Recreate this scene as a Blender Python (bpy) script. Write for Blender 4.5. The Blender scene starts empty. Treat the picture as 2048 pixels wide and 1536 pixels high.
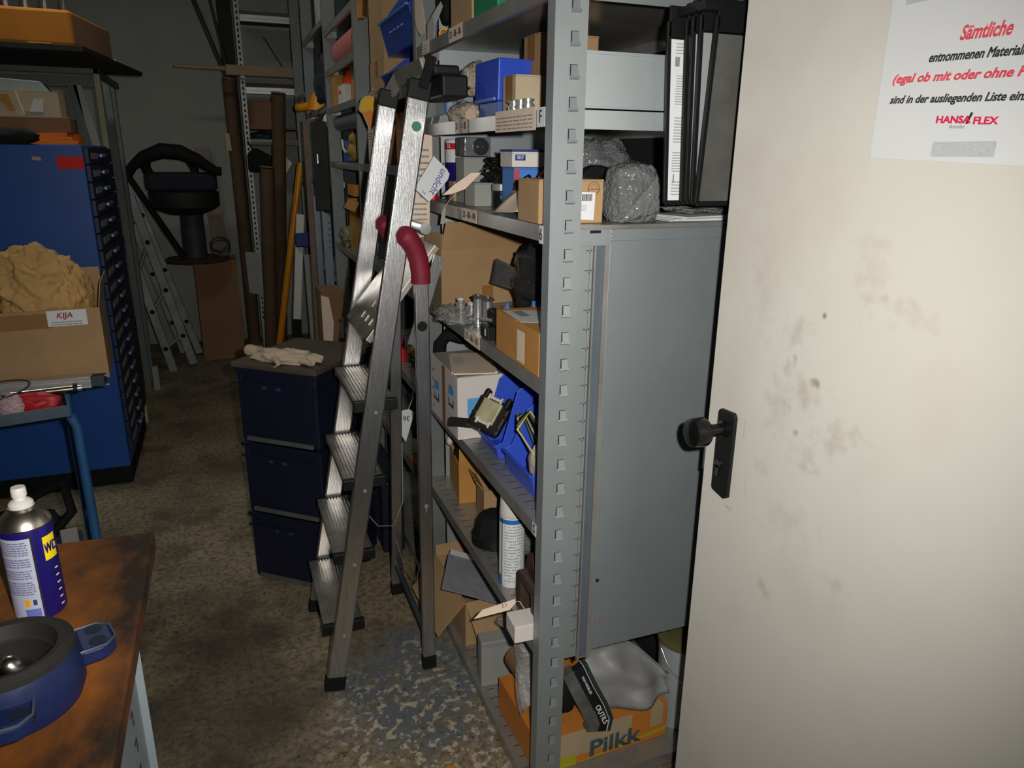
import bpy, math, random
from mathutils import Vector, Matrix, noise
R = math.radians
COL = bpy.context.scene.collection
V = Vector
random.seed(7)

# ------------------------------------------------------------------ materials
_M = {}
def srgb(r, g, b):
    f = lambda c: (c/255/12.92 if c/255 <= .04045 else ((c/255+.055)/1.055)**2.4)
    return (f(r), f(g), f(b), 1)
def mat(name, col, rough=.6, metal=0., var=.15, sc=6., bump=0., bsc=60., spec=.5, col2=None, stretch=None, aniso=None):
    """principled surface with procedural wear: noise mixes two tones, fine noise bumps"""
    if name in _M: return _M[name]
    m = bpy.data.materials.new(name); m.use_nodes = True; _M[name] = m
    nt = m.node_tree; N = nt.nodes; L = nt.links; b = N['Principled BSDF']
    c = V(col[:3])
    tc = N.new('ShaderNodeTexCoord'); co = tc.outputs['Object']
    if stretch:
        mp = N.new('ShaderNodeMapping'); mp.inputs['Scale'].default_value = stretch
        L.new(co, mp.inputs['Vector']); co = mp.outputs['Vector']
    n = N.new('ShaderNodeTexNoise'); n.inputs['Scale'].default_value = sc; n.inputs['Detail'].default_value = 5
    n.inputs['Roughness'].default_value = .6
    L.new(co, n.inputs['Vector'])
    rp = N.new('ShaderNodeValToRGB'); L.new(n.outputs['Fac'], rp.inputs['Fac'])
    rp.color_ramp.elements[0].position = .32; rp.color_ramp.elements[1].position = .68
    lo = V(col2[:3]) if col2 else c*(1-var)
    hi = c if col2 else c*(1+var)
    rp.color_ramp.elements[0].color = (*lo, 1); rp.color_ramp.elements[1].color = (*hi, 1)
    L.new(rp.outputs['Color'], b.inputs['Base Color'])
    b.inputs['Roughness'].default_value = rough; b.inputs['Metallic'].default_value = metal
    b.inputs['Specular IOR Level'].default_value = spec
    if bump:
        n2 = N.new('ShaderNodeTexNoise'); n2.inputs['Scale'].default_value = bsc; n2.inputs['Detail'].default_value = 3
        L.new(co, n2.inputs['Vector'])
        bp = N.new('ShaderNodeBump'); bp.inputs['Strength'].default_value = bump; bp.inputs['Distance'].default_value = .004
        L.new(n2.outputs['Fac'], bp.inputs['Height']); L.new(bp.outputs['Normal'], b.inputs['Normal'])
    return m
def plastic(name, col, clear=.6, rough=.15, bump=.6, bsc=60, cells=False):
    """clear film: mostly see-through with glossy crinkles"""
    if name in _M: return _M[name]
    m = bpy.data.materials.new(name); m.use_nodes = True; _M[name] = m
    nt = m.node_tree; N = nt.nodes; L = nt.links
    b = N['Principled BSDF']; out = N['Material Output']
    b.inputs['Base Color'].default_value = (*col[:3], 1); b.inputs['Roughness'].default_value = rough
    t = N.new('ShaderNodeBsdfTransparent'); t.inputs['Color'].default_value = (.9, .9, .9, 1)
    tc = N.new('ShaderNodeTexCoord')
    n = N.new('ShaderNodeTexVoronoi' if cells else 'ShaderNodeTexNoise'); n.inputs['Scale'].default_value = bsc
    if not cells: n.inputs['Detail'].default_value = 3
    L.new(tc.outputs['Object'], n.inputs['Vector'])
    bp = N.new('ShaderNodeBump'); bp.inputs['Strength'].default_value = bump; bp.inputs['Distance'].default_value = .005 if cells else .012
    L.new(n.outputs['Distance' if cells else 'Fac'], bp.inputs['Height']); L.new(bp.outputs['Normal'], b.inputs['Normal'])
    mx = N.new('ShaderNodeMixShader'); mx.inputs[0].default_value = clear
    L.new(b.outputs[0], mx.inputs[1]); L.new(t.outputs[0], mx.inputs[2]); L.new(mx.outputs[0], out.inputs['Surface'])
    return m

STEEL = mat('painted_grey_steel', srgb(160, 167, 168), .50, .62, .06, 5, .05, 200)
STEELD = mat('shaded_grey_steel', srgb(118, 122, 120), .5, .15, .1, 6)  # darker copy of the post steel; far-bay shade put into the colour
SHELF = mat('dusty_galvanised_steel', srgb(158, 156, 150), .36, .55, .14, 9, .05, 120)
SIDE = mat('light_grey_sheet_steel', srgb(186, 194, 195), .46, .6, .06, 4)
PANEL = mat('side_sheet_steel', srgb(152, 160, 161), .52, .6, .07, 3.5, .04, 250)
DARKSTEEL = mat('dark_slot', (.004, .004, .004), .9, 0, 0)
ALU = mat('brushed_aluminium', (.60, .60, .60), .3, 1, .12, 14, .12, 60, stretch=(9, 9, .8))
ALUD = mat('ribbed_aluminium_tread', (.46, .42, .37), .42, 1, .25, 18)
BLACKP = mat('black_plastic', (.007, .007, .007), .5, 0, .2, spec=.3)
BLACKM = mat('black_matt_rubber', (.008, .008, .008), .8, 0, .3, spec=.25)
REDGRIP = mat('dark_red_grip', srgb(126, 24, 46), .62, 0, .12, 20, .08, 200)
CARD = mat('cardboard_brown', srgb(172, 138, 98), .85, 0, .1, 5, .12, 90)
CARDD = mat('cardboard_dark', srgb(134, 98, 68), .85, 0, .1, 5, .12, 90)
CARDY = mat('cardboard_ochre', srgb(184, 130, 64), .85, 0, .12, 5, .12, 90)
CARDO = mat('cardboard_orange', srgb(196, 118, 40), .85, 0, .1, 5, .1, 90)
CARDW = mat('cardboard_white', srgb(214, 206, 198), .7, 0, .05, 5, .06, 90)
CARDC = mat('cardboard_cream', srgb(190, 172, 142), .8, 0, .12, 8, .1, 60)
CARDG = mat('cardboard_grey', srgb(150, 150, 144), .8, 0, .08, 6)
TAPE = mat('brown_packing_tape', srgb(150, 108, 62), .3, 0, .1)
PAPER = mat('white_paper', srgb(214, 214, 214), .8, 0, .03)
PAPERP = mat('pale_buff_paper', srgb(228, 206, 184), .85, 0, .05)
INK = mat('black_ink', (.02, .02, .022), .7, 0, 0)
INKG = mat('grey_ink', (.25, .25, .25), .8, 0, .2)
INKGG = mat('pencil_rubbing_grey', srgb(176, 178, 180), .8, 0, .12, 40, stretch=(1, 3, 22))
INKR = mat('red_ink', srgb(205, 70, 78), .7, 0, .06)
INKC = mat('crimson_ink', srgb(205, 20, 70), .7, 0, 0)
INKB = mat('blue_pen_ink', srgb(40, 60, 150), .7, 0, 0)
BLUEBIN = mat('bright_blue_plastic', srgb(52, 84, 200), .4, 0, .06, 5)
NAVY = mat('navy_crate_plastic', srgb(15, 21, 42), .55, 0, .15, 8)
CRATELID = mat('dusty_black_lid', srgb(78, 66, 54), .8, 0, .2, 8, .1, 60)
BLUECAB = mat('blue_painted_steel', srgb(28, 82, 160), .45, 0, .06, 5)
BLUETUBE = mat('blue_grey_painted_tube', srgb(44, 92, 140), .5, 0, .15, 12)
TRAY = mat('grey_blue_painted_tray', srgb(74, 92, 104), .5, 0, .15, 12)
CREAM = mat('cream_painted_frame', srgb(164, 162, 124), .6, 0, .1, 12)
GREYG = mat('grey_green_frame', srgb(96, 104, 98), .6, 0, .12, 12)
CHROME = mat('bright_chrome', (.78, .78, .76), .24, .82, .1, 20)
BRASS = mat('yellow_brass', (.72, .55, .22), .22, 1, .15, 20)
BRASSD = mat('dull_brass_body', (.42, .39, .23), .5, .35, .25, 26)
YELLOW = mat('yellow_plastic', srgb(220, 160, 20), .45, 0, .08)
AMBER = mat('amber_cap_inside', srgb(160, 92, 12), .5, 0, .1)
YPOLE = mat('yellow_lacquer', srgb(205, 132, 8), .3, 0, .1)
GREENP = mat('green_plastic', srgb(20, 130, 84), .4, 0, .08)
GREENST = mat('green_sticker', srgb(58, 128, 100), .6, 0, .08, 40)
WHITEP = mat('white_plastic', srgb(208, 204, 196), .45, 0, .04)
REDP = mat('red_plastic', srgb(190, 24, 32), .45, 0, .1)
REDLAB = mat('red_label', srgb(228, 30, 24), .7, 0, .05)
ORANGE = mat('orange_card', srgb(236, 122, 20), .7, 0, .1)
WOOD = mat('worn_orange_plywood', srgb(140, 80, 24), .78, 0, .2, 4.6, .12, 50, col2=srgb(40, 28, 17), stretch=(2.2, 1.2, 2), spec=.3)
WOODL = mat('pale_timber', srgb(150, 130, 100), .75, 0, .15, 5, stretch=(1, 8, 8))
WOODB = mat('brown_wood', srgb(124, 84, 54), .75, 0, .15, 6)
KRAFT = mat('crumpled_kraft_paper', srgb(198, 158, 98), .85, 0, .1, 8, .2, 30)
RAG = mat('beige_cloth', srgb(190, 172, 146), .95, 0, .08, 20, .3, 200)
FILM = plastic('clear_film', (.55, .55, .53), .62, .12, .8, 70)
FILMB = plastic('bubble_film', (.26, .27, .27), .45, .13, .8, 110, True)
FILMBR = plastic('clear_film_over_brown', (.62, .52, .40), .35, .15, .8, 60)
FILMD = plastic('dark_film', (.10, .10, .10), .3, .2, .5, 25)
BUBPINK = mat('pink_bubble_wrap', srgb(206, 120, 116), .3, 0, .15, 60, .8, 160)
GREYBAG = mat('grey_plastic_sheet', srgb(136, 136, 132), .5, 0, .12, 9, .25, 14)
RUST = mat('rusty_brown_casting', srgb(70, 52, 44), .7, .1, .25, 14, .3, 60)
BLUECAST = mat('blue_painted_casting', srgb(16, 29, 68), .5, 0, .4, 12, .15, 50)
CASTTOP = mat('worn_grey_casting', srgb(66, 72, 84), .5, .2, .3, 12, .2, 50)
RUBBERIN = mat('dark_rubber_lining', srgb(32, 29, 25), .6, 0, .25, 14)
CANBLUE = mat('deep_blue_can', srgb(28, 20, 100), .35, .1, .05)
CANTEXT = mat('can_label_grey', srgb(176, 178, 192), .5, 0, .04, 60)
TINSILV = mat('satin_tin', (.62, .57, .48), .3, 1, .1)
STRIPEB = mat('blue_stripe', srgb(40, 110, 180), .5, 0, .05)
SKYB = mat('light_blue_print', srgb(96, 160, 210), .6, 0, .15, 30)
NAVYP = mat('dark_blue_print', srgb(30, 50, 120), .6, 0, .1)
PINKP = mat('pink_red_print', srgb(190, 70, 90), .6, 0, .1)
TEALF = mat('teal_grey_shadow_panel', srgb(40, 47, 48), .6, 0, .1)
DGREEN = mat('dark_green_paint', srgb(22, 30, 22), .7, 0, .2)
DNAVY = mat('dark_navy_cloth', srgb(16, 20, 34), .8, 0, .2)
SLATE = mat('dark_slate_metal', srgb(58, 66, 68), .6, .2, .2)
TUBEB = mat('brown_cardboard_tube', srgb(96, 72, 52), .8, 0, .15, 10)
TUBEP = mat('pale_pinkish_card', srgb(150, 130, 118), .85, 0, .12, 8)
CLOTHW = mat('dirty_white_plate', srgb(150, 150, 144), .7, 0, .1)
BLACKBOARD = mat('black_board', (.010, .008, .007), .7, 0, .4)
LAMW = mat('laminated_white_sheet', srgb(222, 224, 224), .35, 0, .015, 8)
CLEARSTRIP = mat('laminate_edge', srgb(190, 190, 180), .3, 0, .02)
PACKY = mat('yellow_green_print', srgb(176, 168, 20), .7, 0, .1)
PACKBL = mat('faded_blue_print', srgb(60, 80, 88), .7, 0, .12)
PACKOR = mat('faded_orange_print', srgb(160, 86, 36), .7, 0, .12)

# ------------------------------------------------------------------ mesh builder (world coordinates)
class MB:
    def __init__(s, M=None): s.v = []; s.f = []; s.m = []; s.M = M
    def add(s, vs, fs, mi=0):
        o = len(s.v)
        s.v += [(s.M @ V(p)) if s.M else V(p) for p in vs]
        s.f += [tuple(i+o for i in f) for f in fs]; s.m += [mi]*len(fs); return s
    def box(s, x0, x1, y0, y1, z0, z1, mi=0):
        return s.add([(x0,y0,z0),(x1,y0,z0),(x1,y1,z0),(x0,y1,z0),(x0,y0,z1),(x1,y0,z1),(x1,y1,z1),(x0,y1,z1)],
            [(3,2,1,0),(4,5,6,7),(0,1,5,4),(1,2,6,5),(2,3,7,6),(3,0,4,7)], mi)
    def obox(s, c, sz, ax=None, mi=0):
        c = V(c); ax = ax or (V((1,0,0)), V((0,1,0)), V((0,0,1)))
        a, b, d = [V(ax[i])*sz[i]/2 for i in range(3)]
        P = [c-a-b-d, c+a-b-d, c+a+b-d, c-a+b-d, c-a-b+d, c+a-b+d, c+a+b+d, c-a+b+d]
        return s.add(P, [(3,2,1,0),(4,5,6,7),(0,1,5,4),(1,2,6,5),(2,3,7,6),(3,0,4,7)], mi)
    def beam(s, p0, p1, w, t, side=(0,1,0), mi=0):
        """box beam p0-p1; t along `side`, w across it"""
        p0 = V(p0); p1 = V(p1); d = (p1-p0); l = d.length; d.normalize()
        sd = V(side); sd = (sd-d*sd.dot(d)).normalized(); o = d.cross(sd)
        return s.obox((p0+p1)/2, (w, t, l), (o, sd, d), mi)
    def cyl(s, p0, p1, r0, r1=None, n=16, mi=0, caps=True):
        p0 = V(p0); p1 = V(p1); r1 = r0 if r1 is None else r1
        d = (p1-p0).normalized(); a = d.orthogonal().normalized(); b = d.cross(a)
        vs = []
        for p, r in ((p0, r0), (p1, r1)):
            vs += [p+(a*math.cos(2*math.pi*i/n)+b*math.sin(2*math.pi*i/n))*r for i in range(n)]
        fs = [(i, (i+1) % n, n+(i+1) % n, n+i) for i in range(n)]
        if caps: fs += [tuple(range(n))[::-1], tuple(range(n, 2*n))]
        return s.add(vs, fs, mi)
    def lathe(s, prof, o, ax=(0,0,1), n=24, mis=None, mi=0):
        o = V(o); d = V(ax).normalized(); a = d.orthogonal().normalized(); b = d.cross(a)
        vs = []
        for r, z in prof:
            vs += [o+d*z+(a*math.cos(2*math.pi*i/n)+b*math.sin(2*math.pi*i/n))*max(r, 1e-5) for i in range(n)]
        for k in range(len(prof)-1):
            pass
        base = len(s.v); s.v += [(s.M @ p) if s.M else p for p in vs]
        for k in range(len(prof)-1):
            for i in range(n):
                j = (i+1) % n
                s.f.append((base+k*n+i, base+k*n+j, base+(k+1)*n+j, base+(k+1)*n+i)); s.m.append(mis[k] if mis else mi)
        return s
    def tube(s, path, r, n=8, mi=0, closed=False):
        P = [V(p) for p in path]; k = len(P); vs = []; a = None
        for i, p in enumerate(P):
            d = (P[(i+1) % k]-P[i-1]) if closed else (P[min(i+1, k-1)]-P[max(i-1, 0)])
            d.normalize()
            a = d.orthogonal().normalized() if a is None else (a-d*a.dot(d)).normalized()
            b = d.cross(a); rr = r[i] if isinstance(r, (list, tuple)) else r
            vs += [p+(a*math.cos(2*math.pi*j/n)+b*math.sin(2*math.pi*j/n))*rr for j in range(n)]
        fs = []
        for i in range(k if closed else k-1):
            i2 = (i+1) % k
            fs += [(i*n+j, i*n+(j+1) % n, i2*n+(j+1) % n, i2*n+j) for j in range(n)]
        if not closed: fs += [tuple(range(n))[::-1], tuple(range((k-1)*n, k*n))]
        return s.add(vs, fs, mi)
    def prism(s, pts, vec, mi=0):
        P = [V(p) for p in pts]; v = V(vec); n = len(P)
        return s.add(P+[p+v for p in P], [tuple(range(n))[::-1], tuple(range(n, 2*n))]+[(i, (i+1) % n, n+(i+1) % n, n+i) for i in range(n)], mi)
    def blob(s, c, rad, amp=.15, fr=3., seed=0, n=28, mi=0, flat=None, ridge=False, sq=1.):
        """noisy closed ellipsoid; flat = z below which it is pressed level"""
        c = V(c); vs = []; fs = []; m = n//2
        for i in range(m+1):
            th = math.pi*i/m
            for j in range(n):
                ph = 2*math.pi*j/n
                d = V((math.sin(th)*math.cos(ph), math.sin(th)*math.sin(ph), math.cos(th)))
                q = d*fr+V((seed*3.1, seed*1.7, seed))
                h = noise.noise(q)+.5*noise.noise(q*2.3)+.3*noise.noise(q*5.1)
                if ridge: h = .6-abs(noise.noise(q))*1.6-.7*abs(noise.noise(q*2.2))-.4*abs(noise.noise(q*4.7))
                k = 1+amp*h
                if sq != 1: d = V([math.copysign(abs(q_)**sq, q_) for q_ in d])
                p = c+V((d.x*rad[0], d.y*rad[1], d.z*rad[2]))*k
                if flat is not None and p.z < flat: p.z = flat
                vs.append(p)
        for i in range(m):
            for j in range(n):
                fs.append((i*n+j, (i+1)*n+j, (i+1)*n+(j+1) % n, i*n+(j+1) % n))
        return s.add(vs, fs, mi)
    def grid(s, fn, nu, nv, mi=0):
        vs = [fn(i/nu, j/nv) for j in range(nv+1) for i in range(nu+1)]
        return s.add(vs, [(j*(nu+1)+i, j*(nu+1)+i+1, (j+1)*(nu+1)+i+1, (j+1)*(nu+1)+i) for j in range(nv) for i in range(nu)], mi)

XF = {}
def _mesh(name, mb, mats, inv, smooth, bevel, solid):
    me = bpy.data.meshes.new(name)
    me.from_pydata([tuple(inv @ p) for p in mb.v], [], mb.f)
    mats = mats if isinstance(mats, (list, tuple)) else [mats]
    for m in mats: me.materials.append(m)
    for p, i in zip(me.polygons, mb.m): p.material_index = i
    if smooth:
        for p in me.polygons: p.use_smooth = True
        me.set_sharp_from_angle(angle=R(smooth if smooth > 1 else 40))
    me.update()
    o = bpy.data.objects.new(name, me); COL.objects.link(o)
    if solid:
        k = o.modifiers.new('thickness', 'SOLIDIFY'); k.thickness = solid; k.offset = 0
    if bevel:
        k = o.modifiers.new('edge', 'BEVEL'); k.width = bevel; k.segments = 2; k.limit_method = 'ANGLE'
    return o
def _tag(o, label, cat, group):
    o['label'] = label; o['category'] = cat
    if group: o['group'] = group
def thing(name, label, cat, loc=(0,0,0), rz=0, group=None):
    o = bpy.data.objects.new(name, None); COL.objects.link(o); o.empty_display_size = .05
    o.location = loc; o.rotation_euler = (0, 0, rz); _tag(o, label, cat, group)
    XF[o.name] = Matrix.Translation(loc) @ Matrix.Rotation(rz, 4, 'Z'); return o
def part(par, name, mb, mats, smooth=0, bevel=0, solid=0, label=None):
    M = XF[par.name]
    o = _mesh(name, mb, mats, M.inverted(), smooth, bevel, solid)
    o.parent = par; XF[o.name] = M
    if label: o['label'] = label
    return o
def solo(name, label, cat, mb, mats, smooth=0, bevel=0, solid=0, group=None, loc=None):
    if loc is None:
        loc = (sum(p.x for p in mb.v)/len(mb.v), sum(p.y for p in mb.v)/len(mb.v), min(p.z for p in mb.v))
    M = Matrix.Translation(loc)
    o = _mesh(name, mb, mats, M.inverted(), smooth, bevel, solid); o.location = loc
    _tag(o, label, cat, group); XF[o.name] = M; return o
def structure(name, mb, mats, **k):
    o = _mesh(name, mb, mats, Matrix(), k.get('smooth', 0), k.get('bevel', 0), 0); o['kind'] = 'structure'; XF[o.name] = Matrix(); return o
def text(par, body, size, loc, right, up, m, shear=0., bold=0., align='CENTER', name='lettering', sx=1.):
    cu = bpy.data.curves.new(name, 'FONT'); cu.body = body; cu.size = size; cu.align_x = align; cu.align_y = 'CENTER'
    cu.shear = shear; cu.extrude = .00015; cu.resolution_u = 3
    if bold: cu.bevel_depth = bold*.5; cu.bevel_resolution = 0
    t = bpy.data.objects.new(name, cu); COL.objects.link(t)
    dg = bpy.context.evaluated_depsgraph_get(); dg.update()
    me = bpy.data.meshes.new_from_object(t.evaluated_get(dg), depsgraph=dg)
    bpy.data.objects.remove(t); bpy.data.curves.remove(cu)
    me.name = name; me.materials.clear(); me.materials.append(m)
    o = bpy.data.objects.new(name, me); COL.objects.link(o)
    r = V(right).normalized(); u = V(up); u = (u-r*u.dot(r)).normalized(); n = r.cross(u)
    W = Matrix((( r.x*sx, u.x, n.x, loc[0]), (r.y*sx, u.y, n.y, loc[1]), (r.z*sx, u.z, n.z, loc[2]), (0, 0, 0, 1)))
    me.transform(XF[par.name].inverted() @ W); o.parent = par; XF[o.name] = XF[par.name]; return o
def copy_tree(o, loc, label=None, par=None):
    c = o.copy(); COL.objects.link(c)
    if par is None:
        c.location = loc
        if label: c['label'] = label
    else: c.parent = par
    for ch in list(o.children): copy_tree(ch, None, None, c)
    return c
XR, YR, ZU = V((1,0,0)), V((0,1,0)), V((0,0,1))
AISLE = (V((0,-1,0)), ZU)      # a face looking into the aisle: (right, up)
FRONT = (XR, ZU)               # a face looking at the doorway
def lerp(a, b, t): return a+(b-a)*t
def quad(mb, a, b, c, d, n, mi=0, th=.0006):
    """thin plate on corners a b c d, thickness along n"""
    n = V(n).normalized()*th
    return mb.prism([a, b, c, d], n, mi)
def bars(o, r, u, w, h, n=22, seed=1):
    """barcode strips on plane o,r,u"""
    rnd = random.Random(seed); mb = MB(); x = 0; r = V(r); u = V(u); nn = r.cross(u)
    while x < w:
        b = rnd.choice((.0012, .0018, .003))*w/.06
        a = V(o)+r*x; quad(mb, a, a+r*b, a+r*b+u*h, a+u*h, nn, th=.0004)
        x += b+rnd.choice((.001, .0016, .0025))*w/.06
    return mb
def lines(o, r, u, w, h, n, seed=1, th=.35):
    """rows of small print as dashes"""
    rnd = random.Random(seed); mb = MB(); r = V(r); u = V(u); nn = r.cross(u); st = h/n
    for i in range(n):
        x = 0
        while x < w*.96:
            l = min(rnd.uniform(.05, .2)*w, w-x)
            a = V(o)+r*x+u*(h-(i+1)*st); quad(mb, a, a+r*l, a+r*l+u*st*th, a+u*st*th, nn, th=.0003)
            x += l+w*.02
        if rnd.random() < .15: pass
    return mb
def carton(name, label, c, z, size, rz=0, m=None, flaps=None, group=None, tape=True, cat='carton', top=True):
    """carton with its centre at c; flaps = {side: angle} leaves it open, sides are '-x' '+x' '-y' '+y' of its own frame"""
    m = m or CARD; dx, dy, h = size; loc = (c[0], c[1], z)
    M = Matrix.Translation(loc) @ Matrix.Rotation(rz, 4, 'Z'); t = .004
    o = thing(name, label, cat, loc, rz, group); X, Y = dx/2, dy/2
    if flaps is None:
        part(o, 'body', MB(M).box(-X, X, -Y, Y, 0, h-.003), m, bevel=.002)
        a = MB(M).box(-X, X, -Y, -.001, h-.003, h); b = MB(M).box(-X, X, .001, Y, h-.003, h)
        if top: part(o, 'flap', a, m); part(o, 'flap', b, m)
        if tape:
            tp = MB(M).box(-X-.0006, X+.0006, -.024, .024, h, h+.0006)
            tp.box(-X-.0008, -X-.0002, -.024, .024, h-.06 if h > .09 else h*.5, h).box(X+.0002, X+.0008, -.024, .024, h-.06 if h > .09 else h*.5, h)
            part(o, 'packing_tape', tp, TAPE)
    else:
        b = MB(M).box(-X, X, -Y, Y, 0, t)
        b.box(-X, -X+t, -Y, Y, t, h).box(X-t, X, -Y, Y, t, h).box(-X+t, X-t, -Y, -Y+t, t, h).box(-X+t, X-t, Y-t, Y, t, h)
        part(o, 'body', b, m)
        for s, a in flaps.items():
            if isinstance(a, tuple): a, fl = a
            else: fl = (dy if s[1] == 'y' else dx)*.48
            a = R(a); sg = -1 if s[0] == '-' else 1
            f = MB(M)
            if s[1] == 'x':
                x0 = sg*X; d = V((sg*math.cos(a), 0, math.sin(a)))*fl
                f.prism([(x0, -Y, h), (x0, Y, h), V((x0, Y*.97, h))+d, V((x0, -Y*.97, h))+d], V((-sg*math.sin(a), 0, math.cos(a)))*.003)
            else:
                y0 = sg*Y; d = V((0, sg*math.cos(a), math.sin(a)))*fl
                f.prism([(-X, y0, h), (X, y0, h), V((X*.97, y0, h))+d, V((-X*.97, y0, h))+d], V((0, -sg*math.sin(a), math.cos(a)))*.003)
            part(o, 'flap', f, m)
    return o, M
def ploc(M, x, y, z): return M @ V((x, y, z))
def mdir(M, v): return (M.to_3x3() @ V(v)).normalized()

# ------------------------------------------------------------------ setting
def floor_mat():
    m = mat('stained_concrete', srgb(166, 148, 118), .75, 0, 0, 2.2, .25, 40, col2=srgb(118, 106, 84))
    nt = m.node_tree; N = nt.nodes; L = nt.links; b = N['Principled BSDF']
    base = b.inputs['Base Color'].links[0].from_socket
    tc = N.new('ShaderNodeTexCoord')
    def thr(scale, lo, hi, det=6):
        n = N.new('ShaderNodeTexNoise'); n.inputs['Scale'].default_value = scale; n.inputs['Detail'].default_value = det
        n.inputs['Roughness'].default_value = .65
        L.new(tc.outputs['Object'], n.inputs['Vector'])
        r = N.new('ShaderNodeMapRange'); r.inputs[1].default_value = lo; r.inputs[2].default_value = hi
        L.new(n.outputs['Fac'], r.inputs[0]); return r.outputs[0]
    def spot(x, y, rx, ry, soft):
        mp = N.new('ShaderNodeMapping'); mp.inputs['Location'].default_value = (-x/rx, -y/ry, 0); mp.inputs['Scale'].default_value = (1/rx, 1/ry, 0)
        L.new(tc.outputs['Object'], mp.inputs['Vector'])
        l = N.new('ShaderNodeVectorMath'); l.operation = 'LENGTH'; L.new(mp.outputs[0], l.inputs[0])
        n = N.new('ShaderNodeTexNoise'); n.inputs['Scale'].default_value = 7; n.inputs['Detail'].default_value = 4
        L.new(tc.outputs['Object'], n.inputs['Vector'])
        a = N.new('ShaderNodeMath'); a.operation = 'MULTIPLY_ADD'; a.inputs[1].default_value = 1.2; L.new(n.outputs['Fac'], a.inputs[0]); L.new(l.outputs['Value'], a.inputs[2])
        r = N.new('ShaderNodeMapRange'); r.inputs[1].default_value = 1.6; r.inputs[2].default_value = 1.6-soft
        L.new(a.outputs[0], r.inputs[0]); return r.outputs[0]
    def mul(a, c):
        k = N.new('ShaderNodeMath'); k.operation = 'MULTIPLY'; L.new(a, k.inputs[0])
        if hasattr(c, 'links'): L.new(c, k.inputs[1])
        else: k.inputs[1].default_value = c
        return k.outputs[0]
    def mix(f, a, c):
        x = N.new('ShaderNodeMix'); x.data_type = 'RGBA'; L.new(f, x.inputs['Factor']); L.new(a, x.inputs['A'])
        x.inputs['B'].default_value = c; return x.outputs['Result']
    c = base
    c = mix(mul(thr(48, .46, .60, 8), .75), c, srgb(88, 76, 58))
    c = mix(mul(thr(4, .50, .62, 8), .7), c, srgb(84, 72, 56))
    c = mix(mul(thr(80, .55, .66, 8), .45), c, srgb(168, 150, 124))
    c = mix(mul(spot(.42, 1.92, .26, .34, .35), thr(20, .35, .50, 8)), c, srgb(102, 109, 111))      # spilled grey paint under the ladder
    c = mix(mul(thr(34, .535, .57, 8), mul(spot(.42, 1.62, .36, .60, .5), .95)), c, srgb(192, 178, 156))  # flaked pale specks
    c = mix(mul(thr(50, .60, .66, 4), .8), c, srgb(50, 46, 40))
    c = mix(mul(spot(-.12, 2.05, .30, .62, .45), .6), c, srgb(52, 46, 38))      # darker patch by the bench
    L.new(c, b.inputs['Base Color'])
    return m
def wall_mat():
    m = mat('grey_painted_blockwork', srgb(158, 158, 150), .9, 0, .05, 3, .3, 45)
    nt = m.node_tree; N = nt.nodes; L = nt.links; b = N['Principled BSDF']
    base = b.inputs['Base Color'].links[0].from_socket
    tc = N.new('ShaderNodeTexCoord'); mp = N.new('ShaderNodeMapping'); mp.inputs['Rotation'].default_value = (R(90), 0, 0)
    L.new(tc.outputs['Object'], mp.inputs['Vector'])
    k = N.new('ShaderNodeTexBrick'); k.inputs['Scale'].default_value = 1; k.inputs['Brick Width'].default_value = 3.1; k.inputs['Row Height'].default_value = 1.24
    k.inputs['Mortar Size'].default_value = .006; L.new(mp.outputs[0], k.inputs['Vector'])
    x = N.new('ShaderNodeMix'); x.data_type = 'RGBA'; L.new(k.outputs['Fac'], x.inputs['Factor']); L.new(base, x.inputs['A']); x.inputs['B'].default_value = srgb(164, 164, 150)
    L.new(x.outputs['Result'], b.inputs['Base Color']); return m
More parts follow.
